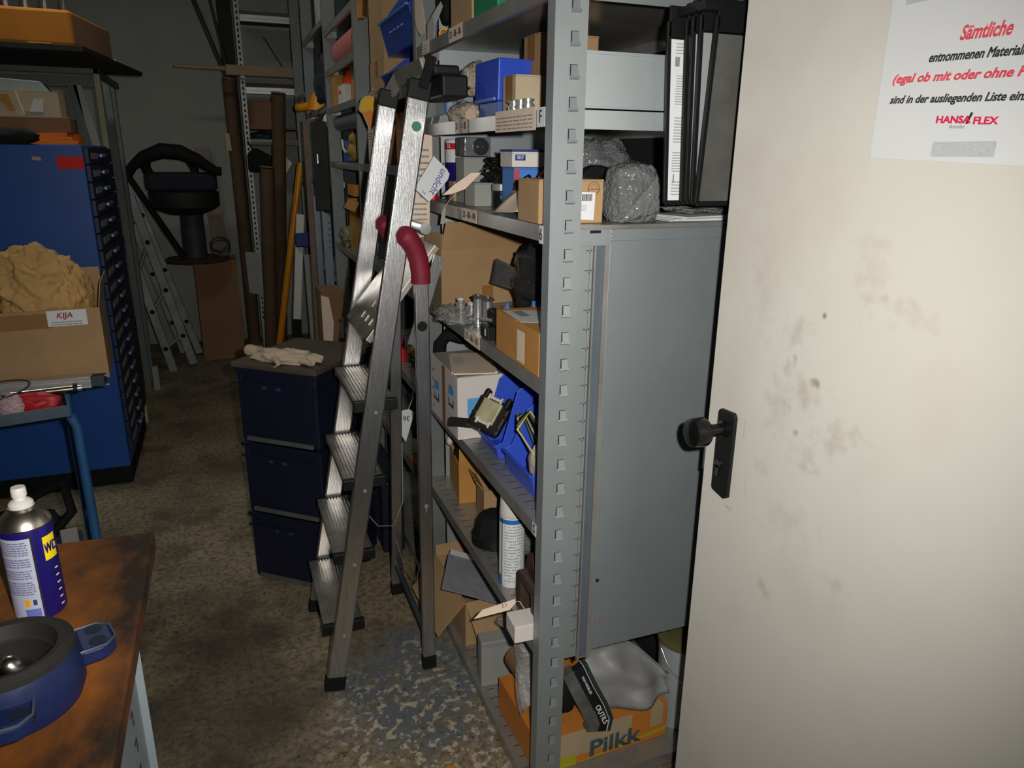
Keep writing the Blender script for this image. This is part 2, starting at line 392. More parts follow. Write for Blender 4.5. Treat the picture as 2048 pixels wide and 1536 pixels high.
def door_mat():
    m = mat('scuffed_cream_door', srgb(203, 199, 188), .42, 0, .02, 3)
    nt = m.node_tree; N = nt.nodes; L = nt.links; b = N['Principled BSDF']
    c = b.inputs['Base Color'].links[0].from_socket
    tc = N.new('ShaderNodeTexCoord')
    n = N.new('ShaderNodeTexNoise'); n.inputs['Scale'].default_value = 42; n.inputs['Detail'].default_value = 5; L.new(tc.outputs['Object'], n.inputs['Vector'])
    n0 = N.new('ShaderNodeTexNoise'); n0.inputs['Scale'].default_value = 3.2; n0.inputs['Detail'].default_value = 4; L.new(tc.outputs['Object'], n0.inputs['Vector'])
    def mix(f, a, col):
        x = N.new('ShaderNodeMix'); x.data_type = 'RGBA'; L.new(f, x.inputs['Factor']); L.new(a, x.inputs['A']); x.inputs['B'].default_value = col; return x.outputs['Result']
    r0 = N.new('ShaderNodeMapRange'); r0.inputs[1].default_value = .48; r0.inputs[2].default_value = .75; r0.inputs[4].default_value = .45
    L.new(n0.outputs['Fac'], r0.inputs[0]); c = mix(r0.outputs[0], c, srgb(182, 170, 154))
    # hand marks and scrapes: (y, z, ry, rz, strength)
    for y, z, ry, rz, k in ((.875,1.262,.022,.016,.8),(.905,1.165,.012,.012,.75),(.925,1.285,.012,.022,.6),(.874,1.369,.008,.008,.9),
                            (.83,1.17,.05,.03,.25),(1.03,1.125,.006,.03,.5),(1.01,1.03,.006,.03,.55),(1.05,.955,.02,.008,.6),(.72,1.40,.08,.03,.22),(.95,1.20,.06,.10,.2),
                            (.80,1.45,.05,.10,.16),(1.02,1.38,.05,.15,.12),(.90,1.0,.10,.07,.14),(.93,1.33,.05,.04,.3),(.90,1.24,.07,.05,.3),(.88,1.13,.05,.04,.3),(.80,1.20,.06,.03,.25),(.97,1.07,.03,.03,.3),(.93,.85,.03,.03,.3),(.78,.95,.05,.02,.22)):
        mp = N.new('ShaderNodeMapping'); mp.inputs['Location'].default_value = (0, -y/ry, -z/rz); mp.inputs['Scale'].default_value = (0, 1/ry, 1/rz)
        L.new(tc.outputs['Object'], mp.inputs['Vector'])
        l = N.new('ShaderNodeVectorMath'); l.operation = 'LENGTH'; L.new(mp.outputs[0], l.inputs[0])
        a = N.new('ShaderNodeMath'); a.operation = 'MULTIPLY_ADD'; a.inputs[1].default_value = 2.6; L.new(n.outputs['Fac'], a.inputs[0]); L.new(l.outputs['Value'], a.inputs[2])
        r = N.new('ShaderNodeMapRange'); r.inputs[1].default_value = 2.0; r.inputs[2].default_value = 1.1; r.inputs[3].default_value = 0; r.inputs[4].default_value = k
        L.new(a.outputs[0], r.inputs[0]); c = mix(r.outputs[0], c, srgb(128, 108, 86))
    L.new(c, b.inputs['Base Color']); return m

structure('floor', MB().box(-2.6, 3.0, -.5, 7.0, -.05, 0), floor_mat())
structure('wall_back', MB().box(-2.6, 3.0, 6.95, 7.1, 0, 3.3), wall_mat())
structure('wall_left', MB().box(-2.7, -2.6, -.5, 7.1, 0, 3.3), wall_mat())
structure('wall_right', MB().box(3.0, 3.1, -.5, 7.1, 0, 3.3), wall_mat())
structure('ceiling', MB().box(-2.7, 3.1, -.5, 7.1, 3.3, 3.4), mat('dark_grey_ceiling', srgb(90, 90, 86), .9))

# the open door, seen along its inner face
DX = .86
door = structure('door_1', MB().box(DX, DX+.045, .15, 1.139, .01, 2.05), door_mat(), bevel=.0015)
hd = part(door, 'lock_plate', MB().prism([(DX, 1.096, .978), (DX, 1.06, .972), (DX, 1.050, .978), (DX, 1.050, 1.140), (DX, 1.056, 1.148), (DX, 1.094, 1.146), (DX, 1.099, 1.140), (DX, 1.099, .984)], (-.009, 0, 0)), BLACKP, bevel=.002, label='black door plate')
part(hd, 'keyhole_cylinder', MB().cyl((DX-.012, 1.083, 1.037), (DX-.008, 1.083, 1.037), .0085, n=20).box(DX-.012, DX-.008, 1.078, 1.088, 1.012, 1.034), mat('dull_cylinder', (.25, .22, .2), .3, 1))
part(door, 'door_knob', MB().lathe([(0, .082), (.021, .081), (.0265, .077), (.028, .07), (.028, .05), (.025, .0455), (.012, .043), (.0115, .012), (.016, .009), (.016, .0)], (DX-.006, 1.076, 1.111), (-1, 0, 0), 40), mat('gloss_black_knob', (.004, .004, .004), .25, spec=.3), smooth=35, label='black knob')
part(door, 'latch_bolt', MB().box(DX+.005, DX+.020, 1.1395, 1.150, .998, 1.052), mat('dull_latch', (.35, .35, .34), .4, 1))

# laminated notice taped to the door
sh = thing('laminated_notice', 'white laminated paper notice with red and black lettering stuck on the cream door', 'notice', (DX-.001, .7, 1.6))
T = R(-1.2)
ny = lambda y, z: (DX-.001, .831-y*math.cos(T)-z*math.sin(T)*0, 1.604+z-y*math.tan(R(2.0)))   # y runs towards the doorway along the sheet
quad_pts = [ny(0, 0), ny(.30, 0), ny(.30, .24), ny(0, .24)]
part(sh, 'sheet', MB().prism(quad_pts, (-.0008, 0, 0)), mat('notice_white', srgb(206, 207, 206), .38, 0, .015, 8))
nr = (V(ny(1, 0))-V(ny(0, 0))).normalized()
def ntext(b, y, z, h, m, **k):
    text(sh, b, h, (DX-.0022, y, z), nr, ZU, m, **k)
ntext('Sämtliche', .686, 1.7475, .0225, INKR, shear=.26, bold=.0012, sx=.77)
ntext('entnommenen Materialien', .759, 1.7255, .0155, INK, shear=.28, bold=.0009, align='LEFT', sx=.84)
ntext('(egal ob mit oder ohne Preis)', .811, 1.7045, .0150, INKR, shear=.28, bold=.0010, align='LEFT', sx=1.21)
ntext('sind in der ausliegenden Liste einzutragen', .810, 1.6785, .0138, INK, shear=.28, bold=.0008, align='LEFT', sx=1.01)
ntext('HANSA', .733, 1.6505, .0115, INKC, shear=.0, bold=.0009, align='LEFT', sx=1.28)
ntext('FLEX', .681, 1.6475, .0115, INKC, shear=.0, bold=.0009, align='LEFT', sx=1.28)
lg = MB(); z0 = 1.6442; y0 = .6905
quad(lg, (DX-.0021, y0, z0), (DX-.0021, y0-.0028, z0), (DX-.0021, y0-.0080, z0+.0125), (DX-.0021, y0-.0052, z0+.0135), (-1, 0, 0))
part(sh, 'logo_stroke', lg, INK)
ntext('Bestellte', .702, 1.6415, .0062, INKG, shear=.3)
part(sh, 'pencil_patch', MB().box(DX-.0022, DX-.0018, .645, .732, 1.606, 1.624), INKGG); part(sh, 'pencil_patch', MB().box(DX-.0022, DX-.0018, .66, .808, 1.7945, 1.81), INKGG)

# ------------------------------------------------------------------ shelving
SX = .598; SD = 1.17
ZS = [.034, .490, .800, 1.145, 1.468, 1.688, 1.912]
def post_mb(y, x, sx=1, z1=2.45, tabs=True, w=.067, d=.034, sy=1):
    mb = MB(); t = .002
    xa, xb = sorted((x, x+sx*w)); ya, yb = sorted((y, y+sy*d))
    yf = y if sy > 0 else y-t
    mb.box(xa, xb, yf, yf+t, 0, z1)
    mb.box(x if sx > 0 else x-t, x+t if sx > 0 else x, ya+t, yb, 0, z1)
    xe = xb if sx > 0 else xa
    mb.box(xe-.002 if sx > 0 else xe, xe if sx > 0 else xe+.002, ya+t, ya+.012, 0, z1)
    if tabs:
        xc = x+sx*.041; z = .0995
        while z < 2.2:
            # punched hook: dark slot, raised tongue, rolled foot
            mb.box(xc-.0085, xc-.0065, y-.0002, y, z-.006, z+.018, 1)
            mb.box(xc-.0085, xc+.007, y-.0002, y, z+.0175, z+.0187, 1)
            mb.prism([(xc-.0062, y, z+.017), (xc+.0075, y, z+.017), (xc+.0085, y-.0042, z-.002), (xc-.0072, y-.0042, z-.002)], (0, .0012, 0))
            mb.prism([(xc-.010, y, z-.008), (xc+.0095, y, z-.008), (xc+.0105, y-.0052, z-.005), (xc-.011, y-.0052, z-.005)], (0, .0012, .0042))
            z += .0568
    return mb
def shelf_mb(y0, y1, z, x0=SX+.001, x1=SD, slits=True):
    mb = MB()
    mb.box(x0, x1, y0, y1, z-.0015, z)                     # deck
    mb.box(x0, x0+.0015, y0, y1, z-.032, z-.0015)          # front lip
    mb.box(x0+.0015, x0+.014, y0, y1, z-.032, z-.0305)
    mb.box(x1-.0015, x1, y0, y1, z-.032, z-.0015)
    mb.box(x0+.0015, x1-.0015, y0, y0+.0015, z-.032, z-.0015)   # end lips
    mb.box(x0+.0015, x1-.0015, y1-.0015, y1, z-.032, z-.0015)
    if slits:
        y = y0+.05
        while y < y1-.04:
            mb.box(x0+.018, x0+.046, y, y+.0022, z, z+.0003, 1)
            mb.box(x0+.018, x0+.046, y, y+.0022, z-.0018, z-.0015, 2)
            y += .04
    return mb
SLIT = mat('bright_slit_edge', srgb(190, 190, 186), .4, .4)
YP = [1.345, 2.380, 3.465, 4.400, 5.400]
def unit(name, label, i, levels, z1, tabs=False, group='steel shelving bays along the right wall'):
    y0 = YP[i]; y1 = YP[i+1] if i+1 < len(YP) else 6.12
    o = thing(name, label, 'shelving', ((SX+SD)/2, (y0+y1)/2, 0), 0, group)
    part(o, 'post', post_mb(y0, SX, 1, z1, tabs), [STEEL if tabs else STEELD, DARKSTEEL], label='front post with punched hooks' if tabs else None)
    part(o, 'post', post_mb(y0, SD+.02, -1, z1, False), [STEEL, DARKSTEEL])
    shelves = []
    for z in levels:
        shelves.append(part(o, 'shelf', shelf_mb(y0+(.0225 if i == 0 else .0025), y1-.002, z), [SHELF, DARKSTEEL, SLIT]))
    return o, shelves
near, NS = unit('shelving_unit', 'grey steel shelving bay nearest the open door with shelf numbers beginning 21-06', 0, ZS, 2.45, True)
bk = MB().box(SD+.022, SD+.026, YP[0]+.002, YP[1], .0, 2.45)
part(near, 'shade_backing', bk, mat('black_shade_sheet', (.012, .012, .012), .8))  # added black sheet, keeps the depth behind the shelves dark
part(near, 'partition_panel', MB().box(SX+.072, SD-.002, 2.3735, 2.3765, .06, 2.45), SIDE, label='pale grey sheet closing the far end')
# end sheet, rack strip and channel
sp = part(near, 'side_panel', MB().box(.741, SD-.01, 1.362, 1.3635, .443, 1.436).box(.741, SD-.01, 1.356, 1.3635, 1.4365, 1.460).box(.741, .748, 1.3585, 1.362, .443, 1.436), PANEL, bevel=.0006, label='plain grey end sheet')
part(sp, 'rivet', MB().lathe([(0, .003), (.0035, .0022), (.0045, 0)], (.742, 1.356, 1.446), (0, -1, 0), 14), STEEL, smooth=50)
part(sp, 'hole', MB().cyl((.753, 1.3615, .635), (.753, 1.3619, .635), .0052, n=18), DARKSTEEL)
em = MB().box(.754, .766, 1.3611, 1.362, .735, .808)
for k in range(9): em.box(.757+.0015*(k % 2), .763, 1.3603, 1.3612, .7385+k*.0077, .7425+k*.0077)
part(sp, 'embossed_plate', em, PANEL, bevel=.0005)
scr = MB(); P = []
for k in range(46):
    u = k/45; P.append((.746+u*.052, 1.3612, .520+.006*math.sin(u*26)+(.006 if .3 < u < .55 else 0)*math.sin(u*60)+u*.003))
scr.tube(P, .0006, 5); part(sp, 'red_scribble', scr, mat('faded_red_pen', srgb(150, 90, 96), .8))
st = MB().box(.667, .7025, 1.3595, 1.361, .437, 1.462); z = .47
while z < 1.42:
    st.box(.686, .6945, 1.3591, 1.3595, z, z+.0012, 1).box(.6985, .7005, 1.3591, 1.3595, z-.001, z+.003, 1).box(.6945, .6965, 1.3591, 1.3595, z-.005, z-.0025, 1); z += .0412
st.box(.6962, .6966, 1.3591, 1.3595, .46, 1.43, 1)
part(near, 'rack_strip', st, [STEEL, DARKSTEEL], label='slotted strip')
part(near, 'channel', MB().box(.7045, .7075, 1.354, 1.364, .425, 1.432).box(.7075, .729, 1.3625, 1.364, .425, 1.432).box(.729, .7395, 1.356, 1.3575, .425, 1.436).box(.729, .7305, 1.3575, 1.364, .425, 1.436), [SHELF], label='vertical u-shaped channel')
part(near, 'channel', MB().box(.7076, .7289, 1.3615, 1.3624, .43, 1.431), mat('blue_grey_channel', srgb(96, 106, 114), .5, .3))
part(near, 'bracket', MB().box(.668, .741, 1.3555, 1.3592, 1.428, 1.461).box(.692, .717, 1.355, 1.3556, 1.453, 1.459, 1), [STEEL, DARKSTEEL], bevel=.0006)
part(near, 'side_stop', MB().box(.664, 1.14, 1.3500, 1.3515, 1.690, 1.788).box(.664, 1.14, 1.3465, 1.3515, 1.786, 1.792).box(.664, 1.14, 1.3465, 1.3500, 1.690, 1.694), SIDE, bevel=.0005, label='upright end stop of sheet metal')
for i in (5, 6):
    z = ZS[i]; part(NS[i], 'end_lip', MB().box(.664, 1.14, 1.3455, 1.3468, z-.036, z-.001), SIDE if i == 5 else PANEL, bevel=.0004)

def shelf_label(sh, y0, y1, z0, z1, body=None, size=.021, m=PAPERP, tilt=0., sx=.92):
    x = SX-.0006
    o = part(sh, 'shelf_label', MB().prism([(x, y0, z0+tilt), (x, y1, z0), (x, y1, z1), (x, y0, z1+tilt)], (-.0006, 0, 0)), m)
    if body: text(o, body, size, (x-.0012, (y0+y1)/2, (z0+z1)/2), AISLE[0], ZU, INK, bold=.0004, sx=sx)
    return o
shelf_label(NS[6], 2.022, 1.905, 1.880, 1.915, '21 - 06 - 06', .024, sx=.85)
l = shelf_label(NS[6], 2.300, 2.222, 1.882, 1.916)
part(l, 'print', lines((SX-.0013, 2.29, 1.886), AISLE[0], ZU, .055, .024, 3), INKG)
l = shelf_label(NS[5], 1.974, 1.870, 1.656, 1.690); text(l, '21 - 06 - 05', .024, (SX-.0019, 1.922, 1.673), AISLE[0], ZU, INK, bold=.0004, sx=.78)
part(l, 'torn_tape', MB().box(SX-.0024, SX-.0020, 1.905, 1.935, 1.655, 1.691), FILM)
l = shelf_label(NS[5], 1.660, 1.425, 1.651, 1.695); part(l, 'print', lines((SX-.0013, 1.65, 1.656), AISLE[0], ZU, .21, .03, 4), INKG)
shelf_label(NS[5], 1.420, 1.380, 1.656, 1.692, 'F', .034, LAMW)
shelf_label(NS[4], 1.920, 1.795, 1.437, 1.469, '21 - 06 - 04', .024, sx=.9)
shelf_label(NS[4], 1.395, 1.376, 1.432, 1.468, '6', .034, LAMW)
shelf_label(NS[3], 1.905, 1.775, 1.113, 1.146, '21 - 06 - 03', .024, sx=.92)
shelf_label(NS[2], 1.398, 1.376, .772, .802, 'S', .032, LAMW)

L2 = [.055, .45, .80, 1.15, 1.562, 1.815, 2.33]
u2, S2 = unit('shelving_unit', 'second steel shelving bay along the aisle, behind the aluminium ladder', 1, L2, 2.6)
L3 = [.055, .60, 1.12, 1.562, 1.84, 2.03, 2.23]
u3, S3 = unit('shelving_unit', 'third steel shelving bay along the aisle, holding the pink bubble wrap roll', 2, L3, 2.6)
L4 = [.055, .9, 1.45, 1.86, 2.3]
u4, S4_ = unit('shelving_unit', 'fourth steel shelving bay along the aisle, in shade beyond the white roll', 3, L4, 2.7)
u5, S5_ = unit('shelving_unit', 'farthest steel shelving bay of the row, next to the back rack', 4, [.055, .7, 1.4, 2.0], 2.7)
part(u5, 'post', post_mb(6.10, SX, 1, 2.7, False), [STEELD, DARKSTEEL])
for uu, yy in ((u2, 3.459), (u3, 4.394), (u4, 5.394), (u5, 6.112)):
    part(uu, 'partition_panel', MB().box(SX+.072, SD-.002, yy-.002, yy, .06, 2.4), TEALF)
    part(uu, 'shade_backing', MB().box(SD+.022, SD+.026, yy-1.0, yy, 0, 2.4), mat('black_shade_sheet', (.012,)*3))  # same added black sheet behind each farther bay

# ------------------------------------------------------------------ folding ladder
def ladder():
    o = thing('step_ladder', 'aluminium folding step ladder with dark red grips leaning by the shelves', 'ladder', (.33, 2.2, 0))
    yn, yf = 1.985, 2.43
    tops = {'n': (.505, 1.99, 1.745), 'f': (.540, 2.395, 1.77)}
    def rail(y, yt, zt, xt):
        x0 = .190
        p0 = V((x0, y, .02)); p1 = V((xt, yt, zt))
        mb = MB().beam(p0, p1, .058, .022, (0, 1, 0)); part(o, 'front_rail', mb, ALU, bevel=.005)
        d = (p1-p0).normalized()
        part(o, 'foot', MB().beam(p0-d*.018, p0+d*.03, .062, .027, (0, 1, 0)), BLACKM, bevel=.003)
        return p0, p1, d
    n0, n1, nd = rail(1.985, 2.0, 1.742, .505)
    f0, f1, fd = rail(2.43, 2.395, 1.745, .507)
    # black shoulders and the bowed top
    for p, d, y in ((n1, nd, 2.0), (f1, fd, 2.395)):
        part(o, 'shoulder', MB().beam(p-d*.004, p+d*.046, .061, .025, (0, 1, 0)), BLACKP, bevel=.004)
    part(o, 'top_bow', MB().beam(f1+fd*.046+V((.002, .012, -.012)), f1+fd*.046+V((.020, -.035, .028)), .045, .016, (1, 0, .3)).beam(f1+fd*.046+V((.020, -.030, .027)), n1+nd*.05+V((.014, .014, .032)), .045, .016, (1, 0, .3)), mat('satin_band', srgb(150, 144, 134), .4, .35, .15, 20), bevel=.004)
    tr = MB().box(.545, .615, 1.985, 2.13, 1.800, 1.825).box(.560, .63, 1.96, 2.14, 1.745, 1.80)
    part(o, 'tool_tray', tr, BLACKP, bevel=.006, label='black plastic tray on the top')
    part(o, 'top_clip', MB().beam((.512, 1.972, 1.765), (.538, 1.972, 1.842), .024, .014, (0, 1, 0)), BLACKM, bevel=.003)
    for i in range(4):
        z = [.222, .458, .692, .928][i]; t = (z-.02)/(1.742-.02)
        xc = .190+(.505-.190)*t
        ya = lerp(1.985, 2.0, t)+.012; yb = lerp(2.43, 2.395, t)-.012
        x0 = xc-.055; x1 = x0+.118
        mb = MB().box(x0, x1, ya, yb, z-.022, z-.003)
        for k in range(11): mb.box(x0+.004+k*.0102, x0+.010+k*.0102, ya, yb, z-.003, z)
        tr = part(o, 'step', mb, [ALUD], bevel=.0008)
        for yy in (ya-.004, yb-.014):
            part(tr, 'end_bracket', MB().box(x0-.004, x1+.004, yy, yy+.018, z-.032, z+.002), BLACKP, bevel=.003)
        for yy in (ya-.023, ):
            part(tr, 'rivet', MB().lathe([(0, .003), (.005, .002), (.006, 0)], (xc, ya-.0235, z-.03), (0, -1, 0), 12), CHROME, smooth=50)
    # platform hanging down between the rails
    pc = V((.455, 2.2, 1.225)); ax = V((.62, 0, .78)).normalized()
    pl = MB().obox(pc, (.335, .340, .018), (ax, V((0,1,0)), ax.cross(V((0,1,0)))))
    pp = part(o, 'platform', pl, ALUD, bevel=.002, label='ribbed platform folded down')
    nrm = V((-.78, 0, .62))
    for j, k in ((0, 0), (0, 1), (0, 2), (1, .5), (1, 1.5)):
        part(pp, 'grip_rib', MB().obox(pc+ax*(-.12+j*.045)+V((0, -.10+k*.06, 0))+nrm*.0105, (.022, .012, .003), (ax, V((0,1,0)), nrm)), ALUD, bevel=.001)
    part(o, 'link', MB().beam((.475, 2.018, 1.08), (.560, 2.018, 1.33), .03, .006, (0, 1, 0)), ALU)
    part(o, 'hinge_tube', MB().cyl((.525, 2.03, 1.405), (.525, 2.36, 1.405), .016), CHROME, smooth=40)
    # rear legs with grips on their bent upper ends
    for y, yt, s in ((1.985, 1.985, 1), (2.44, 2.385, 0)):
        p0 = V((.492 if s else .487, y, .02)); p1 = V((.497 if s else .512, yt, 1.30))
        part(o, 'rear_leg', MB().beam(p0, p1, .040, .022, (0, 1, 0)), ALU, bevel=.004)
        part(o, 'foot', MB().beam(p0-V((0, 0, .018)), p0+V((0, 0, .03)), .044, .027, (0, 1, 0)), BLACKM, bevel=.003)
        if s: part(o, 'leg_hole', MB().cyl((.495, y-.0118, 1.142), (.495, y-.0112, 1.142), .0145, n=20), DARKSTEEL)
        if s: part(o, 'rivet', MB().lathe([(0, .003), (.006, .002), (.007, 0)], (.494, y-.011, .585), (0, -1, 0), 12), CHROME, smooth=50)
        hp = [V((.497 if s else .512, yt, z)) for z in (1.262, 1.29)]+[V((.492 if s else .508, yt, 1.325)), V((.482 if s else .499, yt-.003, 1.355)), V((.466 if s else .486, yt-.006, 1.382)), V((.452 if s else .474, yt-.008, 1.396)), V((.444 if s else .468, yt-.009, 1.402))]
        mb = MB().tube(hp, [.0262, .027, .027, .0275, .0285, .0285, .022], 18)
        mb.lathe([(.022, 0), (.014, .008), (0, .011)], hp[-1], hp[-1]-hp[-2], 18)
        part(o, 'grip', mb, REDGRIP, smooth=60, label='dark red grip')
    part(o, 'cross_bar', MB().tube([(.49, 1.985, .115), (.486, 2.44, .13)], .010, 10), SLATE, smooth=50)
    part(o, 'strap', MB().tube([(.305, 1.99, .60), (.36, 2.06, .50), (.42, 2.12, .46), (.47, 2.2, .50), (.50, 2.32, .66)], .0022, 6).tube([(.494, 1.97, .585), (.49, 2.0, .45), (.485, 2.1, .25), (.49, 2.3, .19), (.487, 2.42, .24)], .0014, 6), mat('grey_cord', srgb(130, 132, 132), .8), smooth=60)
    q = lambda z: lerp(n0, n1, (z-n0.z)/(n1.z-n0.z))
    s = q(1.672)+V((.004, -.0117, 0))
    part(o, 'round_sticker', MB().cyl(s, s+V((0, -.0006, 0)), .0128, n=28), GREENST, label='green round sticker')
    pk = MB()
    for zz, dx in ((1.712, .004), (1.706, .009), (1.624, -.004)):
        c = q(zz)+V((dx, -.0115, 0)); pk.tube([c, c+V((.003, -.0002, .007)), c+V((.005, -.0002, .001))], .0006, 5)
    part(o, 'pen_mark', pk, INKG)
    return o
ladder()

# ------------------------------------------------------------------ bay 21-06, top level
Z6, Z5, Z4, Z3, Z2, Z1, Z0 = [z+.0008 for z in (1.912, 1.688, 1.468, 1.145, .800, .490, .034)]
def fitting(name, label, p, ax, capm, inner, r=.014, L=.055, group=None):
    o = thing(name, label, 'pipe fitting', (p[0], p[1], p[2]-r), 0, group); a = V(ax).normalized(); p = V(p)
    part(o, 'body', MB().lathe([(0, 0), (r*.8, 0), (r*.8, .012), (r*1.02, .013), (r*1.02, .03), (r*.7, .032), (r*.7, L), (0, L)], p-a*L, a, 20), BRASS, smooth=40)
    c = part(o, 'protective_cap', MB().lathe([(r*.72, -.004), (r*1.05, -.004), (r*1.1, .006), (r*1.0, .0125), (r*.66, .0125), (r*.62, .004), (0, .004)], p, a, 24, [0, 0, 0, 0, 1, 1]), [capm, inner], smooth=40)
    return o
fitting('hydraulic_fitting', 'brass fitting with yellow ring cap beside the number plate of the top level', (.640, 2.220, Z6+.018), (-.25, -1, .05), YELLOW, AMBER)
fitting('hydraulic_fitting', 'yellow capped fitting half hidden behind the bluish tag on the top level', (.640, 2.40, Z6+.026), (-.25, -1, .05), YELLOW, AMBER)
o = thing('pressure_sensor', 'small white cube with a steel nozzle lying on the top level', 'sensor', (.69, 2.17, Z6)); b = MB().box(.673, .706, 2.155, 2.19, Z6, Z6+.05)
part(o, 'body', b, WHITEP, bevel=.002); part(o, 'nozzle', MB().cyl((.672, 2.15, Z6+.03), (.690, 2.154, Z6+.022), .006).cyl((.655, 2.15, Z6+.036), (.672, 2.15, Z6+.030), .004), CHROME, smooth=40)
def tag_shape(name, label, pts, n, m, th=.0006, cat='paper tag', group=None, marks=None, hole=None):
    n = V(n).normalized(); o = thing(name, label, cat, tuple(sum((V(p) for p in pts), V())/len(pts)), 0, group)
    part(o, 'sheet', MB().prism([V(p) for p in pts], n*-th), m)
    if hole: part(o, 'hole', MB().cyl(V(hole)+n*.0002, V(hole)+n*.0006, .0028, n=14), DARKSTEEL)
    if marks: part(o, 'print', marks, INKG)
    return o
tag_shape('paper_tag', 'white tag with rounded foot hanging beside the far post of the top level', [(.590, 2.35, 2.10), (.590, 2.32, 2.10), (.590, 2.262, 2.02), (.590, 2.235, 1.965), (.590, 2.245, 1.935), (.590, 2.285, 1.932), (.590, 2.33, 1.955), (.590, 2.35, 1.985)], (-1, 0, 0), PAPERP)
part(bpy.data.objects['paper_tag'], 'hanging_string', MB().tube([(.589, 2.335, 2.095), (.589, 2.36, 2.2), (.592, 2.378, 2.3)], .001, 5), PAPER)
tag_shape('paper_tag', 'bluish white tag standing in front of a yellow cap on the top level', [(.610, 2.290, 1.916), (.610, 2.215, 1.914), (.610, 2.205, 1.945), (.610, 2.12, 1.985), (.610, 2.14, 2.0), (.610, 2.21, 1.985), (.610, 2.285, 1.965)], (-1, -.2, 0), PAPER)
o = thing('cable_bundle', 'black cable bundle hanging down above the yellow capped fittings', 'cables', (.66, 2.26, 1.97))
part(o, 'sleeve', MB().blob((.668, 2.28, 2.05), (.03, .055, .085), .12, 2, 3), BLACKM, smooth=60)
for k in range(5): part(o, 'strand', MB().tube([(.66+.01*k, 2.24-.02*k, 2.20), (.66+.008*k, 2.235-.018*k, 2.08), (.665+.006*k, 2.22-.012*k, 1.99+.01*k)], .005, 8), BLACKP, smooth=60)
carton('carton', 'plain brown carton on the top level next to the green box', (.70, 1.972), Z6, (.17, .18, .22), 0, CARDC if 0 else CARD)
o = thing('storage_bin', 'green plastic bin on the top level above the blue bin', 'storage bin', (.70, 1.78, Z6))
part(o, 'body', MB().box(.615, .80, 1.70, 1.868, Z6, Z6+.10).box(.606, .812, 1.692, 1.876, Z6+.1, Z6+.14), GREENP, bevel=.003)

# ------------------------------------------------------------------ bay 21-06, level 5
for k, (y0, y1, x0) in enumerate(((2.262, 2.365, .655), (2.205, 2.257, .675))):
    o = thing('assortment_box', ['clear lidded box with blue corners behind the ladder tray', 'clear lidded box next to the wrapped brown parts'][k], 'box', (x0+.08, (y0+y1)/2, Z5), 0, 'clear lidded boxes on level 5')
    part(o, 'body', MB().box(x0, x0+.15, y0, y1, Z5, Z5+.10), mat('cloudy_clear_plastic', srgb(150, 162, 172), .25, 0, .08), bevel=.003)
    part(o, 'lid', MB().box(x0-.003, x0+.153, y0-.002, y1+.002, Z5+.1005, Z5+.112), NAVYP, bevel=.002)
    part(o, 'corner_trim', MB().box(x0-.0012, x0+.004, y0-.0012, y0+.006, Z5, Z5+.1), STRIPEB)
for k, (y, lb) in enumerate(((2.315, 'white blister pack at the far end of level 5'), (2.225, 'white blister pack leaning by the wrapped brown parts'))):
    mb = MB().prism([(.612, y-.036, Z5), (.645, y-.036, Z5), (.640, y-.036, Z5+.03), (.618, y-.036, Z5+.022)], (0, .072, 0))
    o = solo('blister_pack', lb, 'pack', mb, mat('bright_foil', (.7, .72, .74), .22, .7, .1), bevel=.002, group='blister packs on level 5')
def wrapped(name, label, c, r, seed, zf, film, inner=None, group=None, amp=.22, cat='wrapped part', fr=2.4):
    o = thing(name, label, cat, (c[0], c[1], zf), 0, group)
    part(o, 'film', MB().blob(c, r, amp, fr, seed, 40, flat=zf), film, smooth=80)
    if inner:
        for nm, mb, m in inner: part(o, nm, mb, m, smooth=40)
    return o
cl = srgb(170, 140, 112)
BRP = mat('brown_grey_fitting', srgb(150, 124, 100), .5, .2, .2, 16)
wrapped('wrapped_fitting', 'upper brown fitting in clear film beside the blue bin', (.69, 2.06, Z5+.110), (.05, .062, .046), 4, Z5+.0675, FILMBR,
    [('fitting', MB().cyl((.672, 2.06, Z5+.094), (.71, 2.06, Z5+.130), .022).cyl((.662, 2.05, Z5+.094), (.675, 2.05, Z5+.105), .024), BRP), ('port', MB().cyl((.650, 2.03, Z5+.09), (.668, 2.035, Z5+.095), .008), BLACKP), ('print', MB().box(.646, .6475, 2.02, 2.07, Z5+.112, Z5+.128), WHITEP)])
wrapped('wrapped_fitting', 'lower brown fitting in clear film lying on the shelf beside the blue bin', (.672, 2.09, Z5+.026), (.052, .085, .030), 9, Z5, FILMBR,
    [('fitting', MB().cyl((.66, 2.05, Z5+.022), (.68, 2.13, Z5+.024), .018), BRP), ('nut', MB().cyl((.645, 1.99, Z5+.016), (.66, 2.03, Z5+.018), .016, n=6), BRP)])
